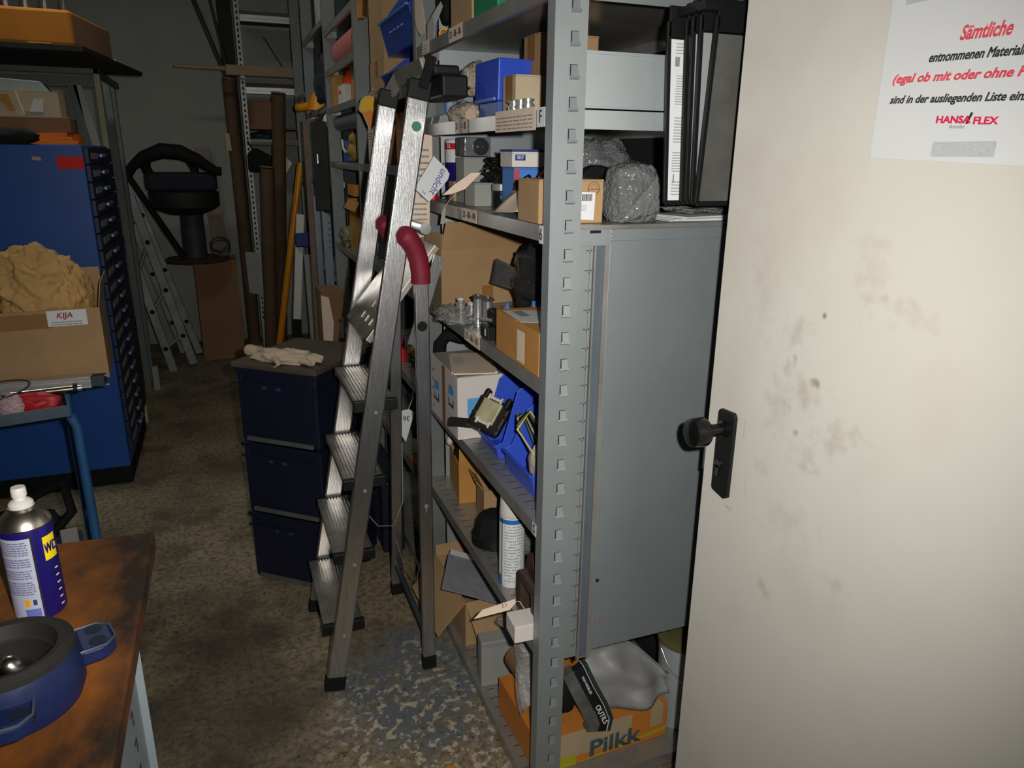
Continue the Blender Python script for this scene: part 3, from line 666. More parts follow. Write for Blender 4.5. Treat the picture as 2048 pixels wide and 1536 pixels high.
def bin_(name, label, x0, x1, y0, y1, z, h, front=.4, m=None, group=None, lean=0.):
    """open-fronted storage bin facing the aisle"""
    m = m or BLUEBIN; t = .003; o = thing(name, label, 'storage bin', ((x0+x1)/2, (y0+y1)/2, z), 0, group)
    hf = h*front; xs = lerp(x0, x1, .30)
    mb = MB().box(x0, x1, y0, y1, z, z+t)
    for a, b in ((y0, y0+t), (y1-t, y1)):
        mb.prism([(x0-lean, a, z+hf), (x0, a, z), (x1, a, z), (x1, a, z+h), (xs, a, z+h), (xs-.012, a, z+h-.01), (x0+.02-lean, a, z+hf+.008)], (0, b-a, 0))
    mb.prism([(x0-lean, y0+t, z+hf), (x0, y0+t, z+t), (x0+t, y0+t, z+t), (x0+t-lean, y0+t, z+hf)], (0, y1-y0-2*t, 0))
    mb.box(x1-t, x1, y0+t, y1-t, z+t, z+h)
    part(o, 'body', mb, m, bevel=.0015)
    rim = MB()
    rim.box(xs, x1+.004, y0-.005, y0, z+h-.006, z+h+.001).box(xs, x1+.004, y1, y1+.005, z+h-.006, z+h+.001)
    part(o, 'rim', rim, m, bevel=.001)
    lipz = z+hf
    part(o, 'front_lip', MB().prism([(x0-lean-.006, y0, lipz-.005), (x0-lean, y0, lipz-.005), (x0-lean, y0, lipz+.003), (x0-lean-.006, y0, lipz+.003)], (0, y1-y0, 0)), m, bevel=.001)
    return o
o = thing('storage_bin', 'upturned bright blue bin on level 5 left of the cream box', 'storage bin', (.71, 1.89, Z5))
part(o, 'body', MB().prism([(.658, 1.812, Z5+.042), (.748, 1.822, Z5+.042), (.745, 1.985, Z5+.042), (.652, 1.972, Z5+.042)], (.002, 0, .098)), BLUEBIN, bevel=.003)
part(o, 'sloped_mouth', MB().prism([(.664, 1.83, Z5), (.755, 1.83, Z5), (.764, 1.822, Z5+.041), (.660, 1.818, Z5+.041)], (-.004, .13, 0)), mat('soft_blue_plastic', srgb(70, 96, 170), .4, 0, .1), bevel=.002)
part(o, 'front_lip', MB().box(.648, .653, 1.815, 1.965, Z5+.043, Z5+.05), mat('worn_blue_edge', srgb(120, 144, 220), .4), bevel=.001)
carton('carton', 'small cream carton with torn corner on level 5 behind the chrome nuts', (.738, 1.742), Z5, (.155, .085, .092), 0, CARDC)
for k, (y, lb) in enumerate(((1.634, 'first chrome nut in front of the cream carton'), (1.594, 'middle chrome nut of the three on level 5'), (1.552, 'chrome nut closest to the tall post on level 5'))):
    o = thing('chrome_nut', lb, 'nut', (.632, y, Z5), 0, 'chrome nuts on level 5')
    part(o, 'body', MB().lathe([(.0105, 0), (.0125, .001), (.0125, .019), (.010, .020), (.010, .024), (.013, .0245), (.013, .029), (.008, .030), (.008, .004)], (.632, y, Z5), n=22), CHROME, smooth=40)
    part(o, 'ring', MB().lathe([(.0126, .012), (.0142, .0125), (.0142, .017), (.0126, .0175)], (.632, y, Z5), n=22), CHROME, smooth=40)
o, M = carton('carton', 'tall brown carton standing behind the post on level 5', (.835, 1.838), Z5, (.16, .10, .198), 0, CARD)
part(o, 'print', MB(M).box(-.0786, -.0781, -.035, .03, .100, .112), mat('faded_brown_print', srgb(96, 72, 50), .8))
wrapped('bubble_wrap_roll', 'dark heap of bubble film behind the blue bin', (.86, 2.02, Z5+.075), (.09, .10, .09), 14, Z5, FILMB, None, cat='bubble wrap')

# ------------------------------------------------------------------ bay 21-06, level 4
o = thing('paint_tin', 'white tin with red band and blue foot on level 4', 'tin', (.705, 2.285, Z4))
part(o, 'body', MB().lathe([(.0, .0), (.043, 0), (.045, .004), (.045, .112), (.045, .150), (.045, .168), (.045, .176), (.041, .180), (.0, .180)], (.705, 2.285, Z4), n=32, mis=[0, 0, 0, 1, 2, 1, 1, 1]), [CANBLUE, LAMW, REDP], smooth=40)
text(o, '1L', .017, (.664, 2.262, Z4+.159), V((.6, -.8, 0)), ZU, LAMW, bold=.0004)
o = thing('camera_module', 'square grey module with a round lens wrapped in film on level 4', 'module', (.71, 2.135, Z4))
part(o, 'body', MB().box(.662, .742, 2.10, 2.19, Z4+.130, Z4+.183), mat('shiny_grey_wrap', srgb(110, 112, 116), .2, .1, .3, 30, .5, 60), bevel=.004)
part(o, 'lens', MB().lathe([(.024, 0), (.024, .004), (.019, .005), (.017, .001), (.009, .001), (.009, .005), (.004, .005), (.004, .002), (0, .002)], (.710, 2.099, Z4+.157), (0, -1, 0), 26), mat('grey_glass', srgb(60, 62, 66), .12, .2), smooth=40)
carton('carton', 'narrow pale carton under the square grey module', (.695, 2.140), Z4, (.07, .08, .128), 0, CARDG, tape=False)
part(o, 'print', lines((.6599, 2.17, Z4+.02), AISLE[0], ZU, .05, .09, 6), INKG)
carton('carton', 'small brown carton under the hanging white tag', (.69, 2.215), Z4, (.07, .05, .058), 0, CARD, tape=False)
carton('carton', 'small grey carton in front of the black cables on level 4', (.668, 1.985), Z4, (.058, .07, .062), .1, CARDG, tape=False)
solo('red_stopper', 'small red stopper beneath the hanging white tag', 'stopper', MB().lathe([(0, 0), (.014, 0), (.014, .022), (.010, .026), (0, .026)], (.622, 2.30, Z4), n=18), REDP, smooth=40)
o = thing('cable_coil', 'heap of black cable with a clear wrap in the middle of level 4', 'cables', (.74, 1.96, Z4))
part(o, 'heap', MB().blob((.758, 1.97, Z4+.058), (.060, .075, .058), .3, 2.2, 5, 36, flat=Z4), BLACKP, smooth=80)
for k in range(4):
    a = [V((.735+.05*math.cos(t*.7+k), 1.97+.06*math.sin(t*.7+k*.6), Z4+.09+.035*math.sin(t*.5+k*1.7))) for t in range(10)]
    part(o, 'cable', MB().tube(a, .005, 8), BLACKP, smooth=80)
o = thing('gear_motor', 'black and clear cylinder with pale lid on level 4', 'motor', (.685, 1.86, Z4))
part(o, 'body', MB().lathe([(0, 0), (.021, 0), (.022, .003), (.022, .044), (.02, .046)], (.685, 1.86, Z4), n=26), mat('gloss_black', (.01, .01, .011), .12), smooth=40)
part(o, 'lid', MB().lathe([(.022, .046), (.023, .047), (.023, .062), (.02, .064), (0, .064)], (.685, 1.86, Z4), n=26), mat('cloudy_lid', srgb(130, 128, 120), .25), smooth=40)
o, M = carton('bearing_box', 'flat white box with dark blue lid lying on the blue striped box', (.735, 1.79), Z4+.1062, (.125, .085, .036), 0, CARDW, tape=False)
part(o, 'top_print', MB(M).box(-.0635, .0635, -.0435, .0435, .0364, .042), NAVYP)
part(o, 'logo_panel', MB(M).box(-.055, -.028, -.0432, -.0427, .016, .030), NAVYP)
text(o, 'SKF', .012, ploc(M, -.0415, -.0435, .023), XR, ZU, LAMW, bold=.0004)
o, M = carton('bearing_box', 'blue and red striped box under the flat white box', (.728, 1.79), Z4, (.10, .085, .105), 0, mat('sky_blue_card', srgb(70, 130, 205), .5, 0, .05), tape=False)
part(o, 'stripe', MB(M).box(-.0506, -.036, -.0431, -.0426, 0, .102), PINKP)
part(o, 'stripe', MB(M).box(-.036, .05, -.0431, -.0426, 0, .045), NAVYP)
o = thing('wire_loop', 'loop of black and yellow wire beside the brown labelled carton', 'wire', (.70, 1.63, Z4))
part(o, 'coil', MB().tube([(.73+.028*math.cos(t*.35), 1.655-.008*math.sin(t*.2), Z4+.058+.045*math.sin(t*.35)) for t in range(36)], .0055, 8), BLACKP, smooth=80)
part(o, 'band', MB().tube([(.73+.030*math.cos(t*.2+1.9), 1.647, Z4+.060+.047*math.sin(t*.2+1.9)) for t in range(6)], .0045, 8), YELLOW, smooth=80)
part(o, 'lead', MB().tube([(.704, 1.66, Z4+.06), (.69, 1.68, Z4+.09), (.672, 1.73, Z4+.07), (.668, 1.73, Z4+.03)], .0022, 6), BLACKP, smooth=80)
def soft_sheet(name, label, fn, m, nu=16, nv=10, cat='paper', th=.0008, group=None):
    mb = MB().grid(fn, nu, nv); return solo(name, label, cat, mb, m, smooth=80, solid=th, group=group)
def wp(u, v):
    x = lerp(.652, .586, u); y = lerp(1.53, 1.665, v) + .03*u*v
    z = Z4+lerp(.058, .004+.012*(1-v), min(1, u*1.35))+.006*math.sin(v*6+u*3)*(1-u)+.0
    return V((x, y, z))
soft_sheet('paper_sheet', 'crumpled buff paper slip hanging over the front edge of level 4', wp, PAPERP)
o = thing('pump_head', 'grey taped roll with reddish wires lying beside the brown labelled carton', 'part', (.64, 1.585, Z4))
part(o, 'body', MB().blob((.702, 1.565, Z4+.0135), (.024, .062, .0145), .12, 3, 8, 28, flat=Z4), mat('grey_beige_tape', srgb(150, 140, 124), .6, 0, .15), smooth=80)
for k in range(3): part(o, 'wire', MB().tube([(.705, 1.53+.02*k, Z4+.03), (.692, 1.56+.01*k, Z4+.050), (.680, 1.63, Z4+.056), (.672, 1.70, Z4+.046)], .0018, 6), mat('red_brown_wire', srgb(120, 50, 40), .5), smooth=80)
part(o, 'plug', MB().box(.664, .679, 1.701, 1.722, Z4+.038, Z4+.052), WHITEP, bevel=.002)
o, M = carton('carton', 'brown carton with white barcode label standing behind the tall post', (.673, 1.465), Z4, (.146, .115, .088), 0, CARD, tape=False)
lb = part(o, 'address_label', MB(M).prism([(-.052, -.0579, .012), (.052, -.0579, .006), (.054, -.0579, .062), (-.052, -.0579, .066)], (0, -.0004, 0)), LAMW)
part(lb, 'barcode', bars(ploc(M, .006, -.0586, .045), XR, ZU, .042, .014, seed=4), INK)
part(lb, 'print', lines(ploc(M, .004, -.0586, .026), XR, ZU, .03, .013, 3), INKG)
st = MB()
for rr in (.0135, .012):
    st.tube([ploc(M, .050+rr*math.cos(t*math.pi/16), -.0580, .070+rr*math.sin(t*math.pi/16)) for t in range(33)], .0003, 4)
st.tube([ploc(M, .050+.007*math.cos(t*math.pi/8), -.0580, .072+.006*math.sin(t*math.pi/8)) for t in range(9)]+[ploc(M, .043, -.058, .072)], .0003, 4)
part(o, 'round_stamp', st, INK); text(o, 'umweltfreundlich', .0042, ploc(M, .050, -.0582, .0685), XR, ZU, INK)
o = thing('rubber_wheel', 'black round disc standing behind the bubble wrapped part', 'disc', (.86, 1.62, Z4))
part(o, 'disc', MB().lathe([(0, 0), (.052, 0), (.057, .004), (.057, .030), (.050, .036), (.030, .036), (.028, .028), (0, .028)], (.845, 1.66, Z4+.0575), (.15, -1, 0), 36), BLACKM, smooth=40)
part(o, 'hub', MB().cyl((.845, 1.66, Z4+.0575), (.8514, 1.617, Z4+.0575), .012), SLATE, smooth=40)
def bubble(c, r, seed, zf, n=60):
    mb = MB().blob(c, r, .09, 2.0, seed, n, flat=zf, sq=.62); rnd = random.Random(seed)
    for i, p in enumerate(mb.v):
        d = (p-V(c)); k = 1.5*noise.noise(p*28)
        p += d.normalized()*(.0011*k)
        if p.z < zf: p.z = zf
    return mb
o = thing('bubble_wrapped_part', 'package in clear bubble wrap standing beside the hanging display folders', 'wrapped part', (.83, 1.435, Z4))
part(o, 'film', bubble((.828, 1.434, Z4+.052), (.058, .042, .070), 21, Z4), FILMB, smooth=80)
part(o, 'inner_part', MB().box(.79, .865, 1.415, 1.455, Z4+.004, Z4+.085), BLACKM, bevel=.01)
fo = MB().grid(lambda u, v: V((lerp(.772, .856, u)+.012*(1-v), lerp(1.384, 1.382, u)-.004*math.sin(v*3), Z4+.002+lerp(.0, .095, u)*1.0*(.2+.8*v)+.0)), 14, 6)
part(o, 'folded_edge', fo, FILMB, smooth=80, solid=.001)
o = thing('paper_stack', 'loose stack of printed white paper lying on the top of the grey end sheet', 'paper', (.97, 1.44, Z4))
for k in range(5):
    part(o, 'sheet', MB().obox((.985+.004*k, 1.455-.006*(k % 3), Z4+.0016+.0022*k), (.17, .12, .0018), (V((math.cos(.06*k), math.sin(.06*k), 0)), V((-math.sin(.06*k), math.cos(.06*k), 0)), ZU)), PAPER)
wrapped('film_scrap', 'flat dark scrap of film on the paper stack below the folders', (1.00, 1.44, Z4+.025), (.085, .05, .010), 31, Z4+.0125, FILMB, None, cat='film', amp=.4)
wrapped('film_bag', 'dark crumpled film bag at the back of level 4 behind the black disc', (.93, 1.80, Z4+.09), (.11, .09, .09), 33, Z4, FILMB, None, cat='film')

# hanging display folders in front of the end of the bay
o = thing('display_folder_rack', 'five black framed display folders hanging behind the door edge', 'display folders', (.96, 1.27, 1.5))
def leaf(xb, xt, y, z0, z1, sheet, w=.24):
    fr = MB(); t = .006; a, b, c, d = V((xb, y, z0)), V((xb+w, y, z0)), V((xt+w, y, z1)), V((xt, y, z1))
    for p, q, hh in ((a, b, 1), (d, c, 6), (a, d, 1), (b, c, 1)): fr.beam(p, q, .009*hh if hh > 1 else .009, t, (0, 1, 0))
    f = part(o, 'folder', fr, BLACKP, bevel=.001)
    part(f, 'sheet', MB().prism([a+V((.004, -.0005, .004)), b+V((-.004, -.0005, .004)), c+V((-.004, -.0005, -.03)), d+V((.004, -.0005, -.03))], (0, .001, 0)), sheet)
    return f
DIM = mat('smoky_clear_sheet', srgb(88, 88, 84), .3, 0, .25, 6)
f = leaf(.834, .8155, 1.310, 1.515, 1.845, LAMW)
for (z, h, n, s, xx) in ((1.79, .022, 4, 2, .004), (1.70, .055, 12, 3, .004), (1.63, .05, 9, 4, .002), (1.575, .04, 8, 5, 0), (1.53, .03, 5, 6, 0)):
    part(f, 'print', lines((.838+.007-(z-1.53)*.056+xx, 1.3088, z), XR, ZU, .022, h, n, s, .35), mat('light_grey_print', srgb(150, 150, 152), .8))
part(f, 'print', MB().box(.834, .844, 1.3084, 1.309, 1.768, 1.785).box(.8475, .850, 1.3084, 1.309, 1.553, 1.57), INKG)
leaf(.860, .8425, 1.290, 1.517, 1.848, LAMW); leaf(.8575, .8425, 1.270, 1.519, 1.85, mat('bluish_sheet', srgb(150, 160, 170), .4)); leaf(.857, .8455, 1.250, 1.519, 1.85, mat('grey_clear_leaf', srgb(150, 150, 150), .35, 0, .08))
leaf(.850, .8635, 1.226, 1.518, 1.846, DIM)
part(o, 'hanging_rail', MB().box(.83, 1.10, 1.222, 1.314, 1.853, 1.868).box(.9, 1.0, 1.31, 1.342, 1.853, 1.868), BLACKP, bevel=.001)

# tags hanging into the aisle
o = tag_shape('paper_tag', 'large white tag with blue handwriting hanging beside the ladder rail', [(.514, 2.10, 1.511), (.555, 2.10, 1.473), (.612, 2.10, 1.535), (.617, 2.10, 1.550), (.610, 2.10, 1.563), (.572, 2.10, 1.599)], (0, -1, 0), LAMW, hole=(.5985, 2.0995, 1.578))
text(o, 'undicht', .030, (.583, 2.0988, 1.530), V((-.5, 0, -.87)), V((.87, 0, -.5)), INKB, shear=.25, sx=.86)
text(o, '7.1', .016, (.537, 2.0988, 1.497), V((-.5, 0, -.87)), V((.87, 0, -.5)), INKB, shear=.25)
tg = tag_shape('paper_tag', 'long strip of buff printed tags hanging behind the ladder rail', [(.522, 2.19, 1.40), (.545, 2.19, 1.362), (.562, 2.19, 1.368), (.579, 2.19, 1.395), (.583, 2.19, 1.52), (.592, 2.19, 1.60), (.5925, 2.19, 1.655), (.562, 2.19, 1.66), (.545, 2.19, 1.60), (.530, 2.19, 1.50)], (0, -1, 0), PAPERP,
    marks=lines((.530, 2.189, 1.40), XR, ZU, .042, .075, 5))
part(tg, 'print', lines((.545, 2.189, 1.54), XR, ZU, .036, .09, 5), INKG)
tg = tag_shape('paper_tag', 'pale tag seen nearly edge on above the shelf number of level 4', [(.515, 1.820, 1.506), (.538, 1.808, 1.510), (.568, 1.799, 1.522), (.610, 1.800, 1.561), (.588, 1.812, 1.560), (.545, 1.818, 1.531)], (-.45, -.75, .5), PAPERP)
part(tg, 'string', MB().tube([(.607, 1.802, 1.561), (.63, 1.83, 1.572), (.66, 1.88, 1.56)], .0008, 5), INKG)
tg = tag_shape('paper_tag', 'small curled grey tag hanging below level 4 by a string', [(.565, 2.02, 1.418), (.577, 2.02, 1.421), (.581, 2.02, 1.455), (.579, 2.02, 1.468), (.570, 2.02, 1.452)], (0, -1, 0), CARDG)
part(tg, 'string', MB().tube([(.579, 2.019, 1.466), (.588, 2.0, 1.485), (.60, 1.96, 1.512)], .0008, 5), PAPER)

# ------------------------------------------------------------------ bay 21-06, level 3
rz = math.atan2(2.239-2.185, .931-.612)
cx = V((.612, 2.185, 0))+V((math.cos(rz), math.sin(rz), 0))*.162+V((-math.sin(rz), math.cos(rz), 0))*.062
o, M = carton('carton', 'large open brown carton with a raised flap on level 3', (cx.x, cx.y), Z3, (.324, .124, .178), rz, CARD, flaps={'-y': (72, .09), '-x': (96, .05), '+x': (60, .08)})
part(o, 'grey_print', MB(M).prism([(-.1625, -.061, 0), (-.1625, .061, 0), (-.1625, .061, .135), (-.1625, -.02, .118), (-.1625, -.061, .100)], (-.0004, 0, 0)), mat('grey_brown_print', srgb(112, 102, 84), .8, 0, .15))
part(o, 'tape', MB(M).box(-.02, .02, -.0626, -.0621, .02, .06), TAPE)
o = thing('plastic_bag', 'dark crumpled plastic bag poking out at the right of level 3', 'bag', (.80, 1.86, Z3))
part(o, 'bag', MB().blob((.80, 1.84, Z3+.135), (.075, .105, .10), .28, 1.8, 6, 36, flat=Z3+.04), mat('shiny_dark_bag', srgb(44, 44, 44), .22, 0, .3, 8, .6, 25), smooth=80)
part(o, 'mouth', MB().grid(lambda u, v: V((.735+.05*v-.02*u, lerp(2.03, 1.90, v), Z3+.135+(.035*math.cos(u*3.1))*(1-v*.3)-.02*v)), 14, 10), FILMD, smooth=80, solid=.0012)
part(o, 'dark_body', MB().blob((.835, 1.72, Z3+.07), (.08, .10, .085), .2, 2, 2, 30, flat=Z3), BLACKM, smooth=80)
for k, (x, y, r, h, lb) in enumerate(((.630, 2.045, .0145, .052, 'flanged steel fitting at the far side of level 3'), (.652, 2.010, .016, .044, 'second flanged steel fitting next to the clear cylinder'))):
    o = thing('flanged_fitting', lb, 'pipe fitting', (x, y, Z3), 0, 'flanged steel fittings on level 3')
    part(o, 'body', MB().lathe([(0, 0), (r, 0), (r, .007), (r*.7, .010), (r*.7, h*.4), (r*1.1, h*.45), (r*1.1, h*.8), (r*.8, h*.84), (r*.8, h), (r*.5, h), (r*.5, h*.6), (0, h*.6)], (x, y, Z3), n=26), CHROME, smooth=35)
    part(o, 'seal', MB().lathe([(r*.55, h), (r*.82, h), (r*.82, h+.004), (r*.55, h+.004)], (x, y, Z3), n=26), WHITEP)
for k, (x, y, h, lb) in enumerate(((.650, 1.945, .072, 'polished cylinder standing on level 3'), (.668, 1.912, .070, 'second polished cylinder next to the black clamp block'))):
    o = thing('air_cylinder', lb, 'cylinder', (x, y, Z3), 0, 'polished cylinders on level 3')
    part(o, 'barrel', MB().lathe([(0, 0), (.0135, 0), (.0135, h), (0, h)], (x, y, Z3), n=24), CHROME, smooth=40)
    part(o, 'end_cap', MB().box(x-.015, x+.015, y-.015, y+.015, Z3+h+.0005, Z3+h+.008), mat('grey_cap', srgb(90, 92, 92), .3, .5), bevel=.002)
    part(o, 'rod', MB().cyl((x, y, Z3+h+.008), (x, y, Z3+h+.016), .004), CHROME)
o = thing('clamp_block', 'black clamp block with a chrome pin beside the orange carton', 'clamp', (.63, 1.765, Z3))
part(o, 'body', MB().box(.607, .648, 1.742, 1.800, Z3, Z3+.034).box(.628, .650, 1.745, 1.80, Z3+.034, Z3+.074), BLACKP, bevel=.004)
part(o, 'pin', MB().cyl((.606, 1.805, Z3+.046), (.652, 1.735, Z3+.046), .0045), CHROME, smooth=40)
part(o, 'label', MB().box(.6064, .6068, 1.752, 1.764, Z3+.010, Z3+.028), WHITEP)
o = thing('wiring_harness', 'tangle of black wires with two chrome plugs behind the orange carton', 'wires', (.72, 1.66, Z3))
rnd = random.Random(3)
for k in range(11):
    a = V((.665+.006*k, 1.735-.003*k, Z3+.03+.004*(k % 4))); b = V((.62+.009*k, 1.672+.003*k, Z3+.02+.006*(k % 3)))
    part(o, 'wire', MB().tube([a, lerp(a, b, .35)+V((.01*math.sin(k), 0, .035+.02*rnd.random())), lerp(a, b, .7)+V((0, .01*math.cos(k), .03)), b], .0032, 6), BLACKP, smooth=80)
for x, y in ((.650, 1.712), (.722, 1.712)):
    p = part(o, 'plug', MB().cyl((x, y, Z3+.065), (x, y, Z3+.092), .008).cyl((x, y, Z3+.03), (x+.01, y, Z3+.065), .005), CHROME, smooth=40)
    part(p, 'blue_cap', MB().cyl((x, y, Z3+.0925), (x, y, Z3+.103), .006), STRIPEB, smooth=40)
o, M = carton('carton', 'ochre orange carton with a blank white label at the front of level 3', (.667, 1.528), Z3, (.13, .268, .098), 0, CARDY, tape=False)
part(o, 'side_label', MB(M).box(-.0655, -.0651, -.052, -.008, .008, .080), PAPERP)
part(o, 'top_label', MB(M).prism([(-.062, -.02, .0982), (.0, -.05, .0982), (.03, .09, .0982), (-.055, .115, .0982)], (0, 0, .0005)), LAMW)
part(o, 'print', MB(M).box(-.04, -.015, .03, .095, .0988, .0991), INKG)
wrapped('film_scrap', 'clear bubble film scrap lying at the far front edge of level 3', (.598, 2.02, Z3+.012), (.05, .10, .024), 17, Z3, FILM, None, cat='film', amp=.35)

# ------------------------------------------------------------------ bay 21-06, level 2
o, M = carton('carton', 'white printed carton with blue pictograms on level 2', (.7, 2.088), Z2, (.23, .296, .190), 0, CARDW, flaps={'+x': (15, .07)})
part(o, 'lid_sheet', MB(M).box(-.11, .11, -.144, .144, .190, .192), CARDG)
part(o, 'packing_tape', MB(M).box(-.1157, -.1152, -.02, .012, .0, .19), CARDD)
for y, z in ((-.085, .115), (.075, .085)):
    ic = part(o, 'pictogram', MB(M).prism([(-.1153, y-.026, z-.03), (-.1153, y+.026, z-.03), (-.1153, y+.028, z+.022), (-.1153, y+.018, z+.034), (-.1153, y-.018, z+.034), (-.1153, y-.028, z+.022)], (-.0005, 0, 0)), SKYB)
    part(ic, 'dark_ground', MB(M).prism([(-.116, y-.026, z-.031), (-.116, y+.026, z-.031), (-.116, y+.027, z-.010), (-.116, y-.027, z-.006)], (-.0004, 0, 0)), INK)
    part(ic, 'white_figure', MB(M).prism([(-.1166, y+.016, z-.022), (-.1166, y+.02, z+.006), (-.1166, y+.004, z+.004), (-.1166, y+.002, z-.024)], (-.0003, 0, 0)).prism([(-.1166, y-.004, z-.022), (-.1166, y-.003, z+.006), (-.1166, y-.018, z+.008), (-.1166, y-.016, z-.022)], (-.0003, 0, 0)), LAMW)
part(o, 'blue_panel', MB(M).box(-.085, .02, -.1484, -.148, .07, .125), SKYB)
part(o, 'side_print', lines(ploc(M, -.1156, .125, .02), AISLE[0], ZU, .02, .15, 5), INKG)
o = thing('paper_stack', 'folded delivery notes with barcode lying on the white carton', 'paper', (.67, 2.06, Z2+.193))
M2 = Matrix.Translation((.665, 2.055, Z2+.193)) @ Matrix.Rotation(R(-14), 4, 'Z')
part(o, 'sheet', MB(M2).box(-.065, .07, -.10, .115, .0, .006), PAPERP, bevel=.001)
part(o, 'sheet', MB(M2).box(-.06, .06, -.13, .10, .0065, .011), PAPERP, bevel=.001)
part(o, 'barcode', bars(M2 @ V((-.055, .05, .0112)), mdir(M2, (0, -1, 0)), mdir(M2, (1, 0, 0)), .08, .03, seed=9), INKG)
solo('hose_piece', 'black bent hose end lying behind the white carton', 'hose', MB().tube([(.635, 2.33, Z2+.06), (.64, 2.315, Z2+.20), (.66, 2.29, Z2+.235), (.70, 2.275, Z2+.225), (.78, 2.27, Z2+.22)], .022, 12), BLACKM, smooth=60)
b1 = bin_('storage_bin', 'bright blue open bin under the brass valve on level 2', .650, .86, 1.765, 1.905, Z2, .20, .20, lean=.01)
b2 = bin_('storage_bin', 'bright blue open bin with wires closest to the tall post on level 2', .648, .86, 1.50, 1.69, Z2, .175, .36, lean=.012)
o = thing('wiring_harness', 'yellow green wires curling out of the nearest blue bin', 'wires', (.70, 1.58, Z2+.05))
for k in range(5):
    part(o, 'wire', MB().tube([(.70+.01*k, 1.64-.01*k, Z2+.09), (.675, 1.66-.012*k, Z2+.165+.006*k), (.645-.004*k, 1.62-.01*k, Z2+.18-.006*k), (.64, 1.575, Z2+.14), (.655, 1.54-.006*k, Z2+.10)], .0028, 6), [mat('green_wire', srgb(90, 110, 40), .4), mat('cream_wire', srgb(190, 180, 140), .4), BLACKP][k % 3], smooth=80)
o = thing('parts_bag', 'clear bag of pale small parts in the nearest blue bin', 'bag', (.655, 1.535, Z2+.035))
part(o, 'bag', MB().blob((.664, 1.535, Z2+.082), (.020, .028, .042), .2, 2.5, 12, 26), mat('pale_parts_in_film', srgb(176, 160, 150), .25, 0, .2, 60, .5, 90), smooth=80)
# brass valve with black frame, resting on the far blue bin
cr, cu_, cb_ = V((.933, -.359, .011)), V((.096, .279, .955)), V((-.346, -.891, .295))
r_ = (cr*.87-cu_*.48).normalized(); n_ = (cb_*.90+V((-.25, 0, .45))).normalized(); r_ = (r_-n_*r_.dot(n_)).normalized(); u_ = n_.cross(r_)
c0 = V((.632, 1.800, Z2+.122))
o = thing('pneumatic_valve', 'brass valve block in a black frame tilted on the far blue bin', 'valve', (.65, 1.80, Z2+.07))
A = (r_, u_, n_); W = lambda a, b, c=0: c0+r_*a+u_*b+n_*c
part(o, 'frame', MB().obox(W(0, 0, -.014), (.098, .096, .026), A), BLACKP, bevel=.008)
part(o, 'block', MB().obox(W(-.003, .006, .004), (.058, .066, .012), A), BRASSD, bevel=.004)
for b in (.043, -.030):
    bb = MB().obox(W(.002, b, .018), (.040, .008, .008), A).obox(W(-.017, b, .018), (.005, .018, .009), A).obox(W(.021, b, .018), (.005, .018, .009), A)
    part(o, 'bolt_bar', bb, mat('pale_nickel', (.80, .77, .66), .28, .35, .05), bevel=.001)
part(o, 'bolt_bar', MB().obox(W(-.020, -.050, .010), (.046, .006, .006), A), BRASS, bevel=.001)
for a, b in ((-.036, .036), (.040, .010), (-.036, -.010), (.040, -.030)):
    part(o, 'screw', MB().cyl(W(a, b, .0), W(a, b, .014), .0055), BRASS, smooth=40)
part(o, 'post', MB().obox(W(.040, .046, .008), (.012, .03, .03), A).obox(W(-.028, .050, .008), (.012, .026, .03), A), BLACKP, bevel=.004)
part(o, 'foot', MB().beam(W(-.03, -.036, -.02), W(-.10, -.062, -.02), .024, .012, n_), BLACKP, bevel=.003)

# ------------------------------------------------------------------ bay 21-06, level 1
o, M = carton('carton', 'open brown carton with torn flaps at the far end of level 1', (.785, 2.222), Z1, (.25, .20, .135), R(-8), CARDY, flaps={'-y': (97, .07), '+x': (85, .1), '+y': (85, .06)})
wrapped('film_bag', 'dark crumpled parts bag inside the open carton of level 1', (.72, 2.235, Z1+.155), (.055, .06, .05), 23, Z1+.09, BLACKM, [('knob', MB().blob((.655, 2.27, Z1+.175), (.012, .014, .016), .1, 2, 1, 14), WHITEP)], cat='bag')
o, M = carton('carton', 'smaller brown carton with upright flap in front of the open carton on level 1', (.750, 2.012), Z1, (.14, .11, .12), R(-6), CARD, flaps={'-x': (50, .04), '+y': (92, .06)})
o = thing('black_dome', 'black dome shaped cover lying on level 1 beside the spray can', 'cover', (.645, 1.862, Z1))
part(o, 'dome', MB().lathe([(.062, 0), (.064, .006), (.064, .040), (.060, .050), (.056, .078), (.040, .094), (.015, .100), (0, .101)], (.672, 1.862, Z1), n=9), BLACKM, smooth=24)
part(o, 'rim', MB().lathe([(.0645, .004), (.068, .006), (.068, .034), (.0645, .037)], (.672, 1.862, Z1), n=36), BLACKP, smooth=40)
o = thing('bubble_wrapped_part', 'black wheel in bubble wrap standing behind the white spray can', 'wrapped part', (.71, 1.77, Z1))
part(o, 'wheel', MB().lathe([(0, 0), (.045, 0), (.05, .006), (.05, .02), (0, .02)], (.74, 1.83, Z1+.155), (-.3, 1, 0), 30), BLACKM, smooth=40)
part(o, 'film', bubble((.742, 1.765, Z1+.088), (.030, .04, .09), 41, Z1, 36), FILMB, smooth=80)
def spray(o, x, y, z, r, h, body, dark, mark, capm, capstyle):
    part(o, 'can', MB().lathe([(0, 0), (r*.94, 0), (r, .004), (r, h)], (x, y, z), n=36), body, smooth=40)
    return o
o = thing('spray_can', 'tall white and blue spray can with white lid on level 1', 'spray can', (.642, 1.64, Z1)); x, y, r = .642, 1.64, .0345
part(o, 'can', MB().lathe([(0, 0), (r*.95, 0), (r, .003), (r, .030), (r, .190), (r, .203), (r, .207)], (x, y, Z1), n=40, mis=[0, 0, 0, 0, 1, 0]), [LAMW, STRIPEB], smooth=40)
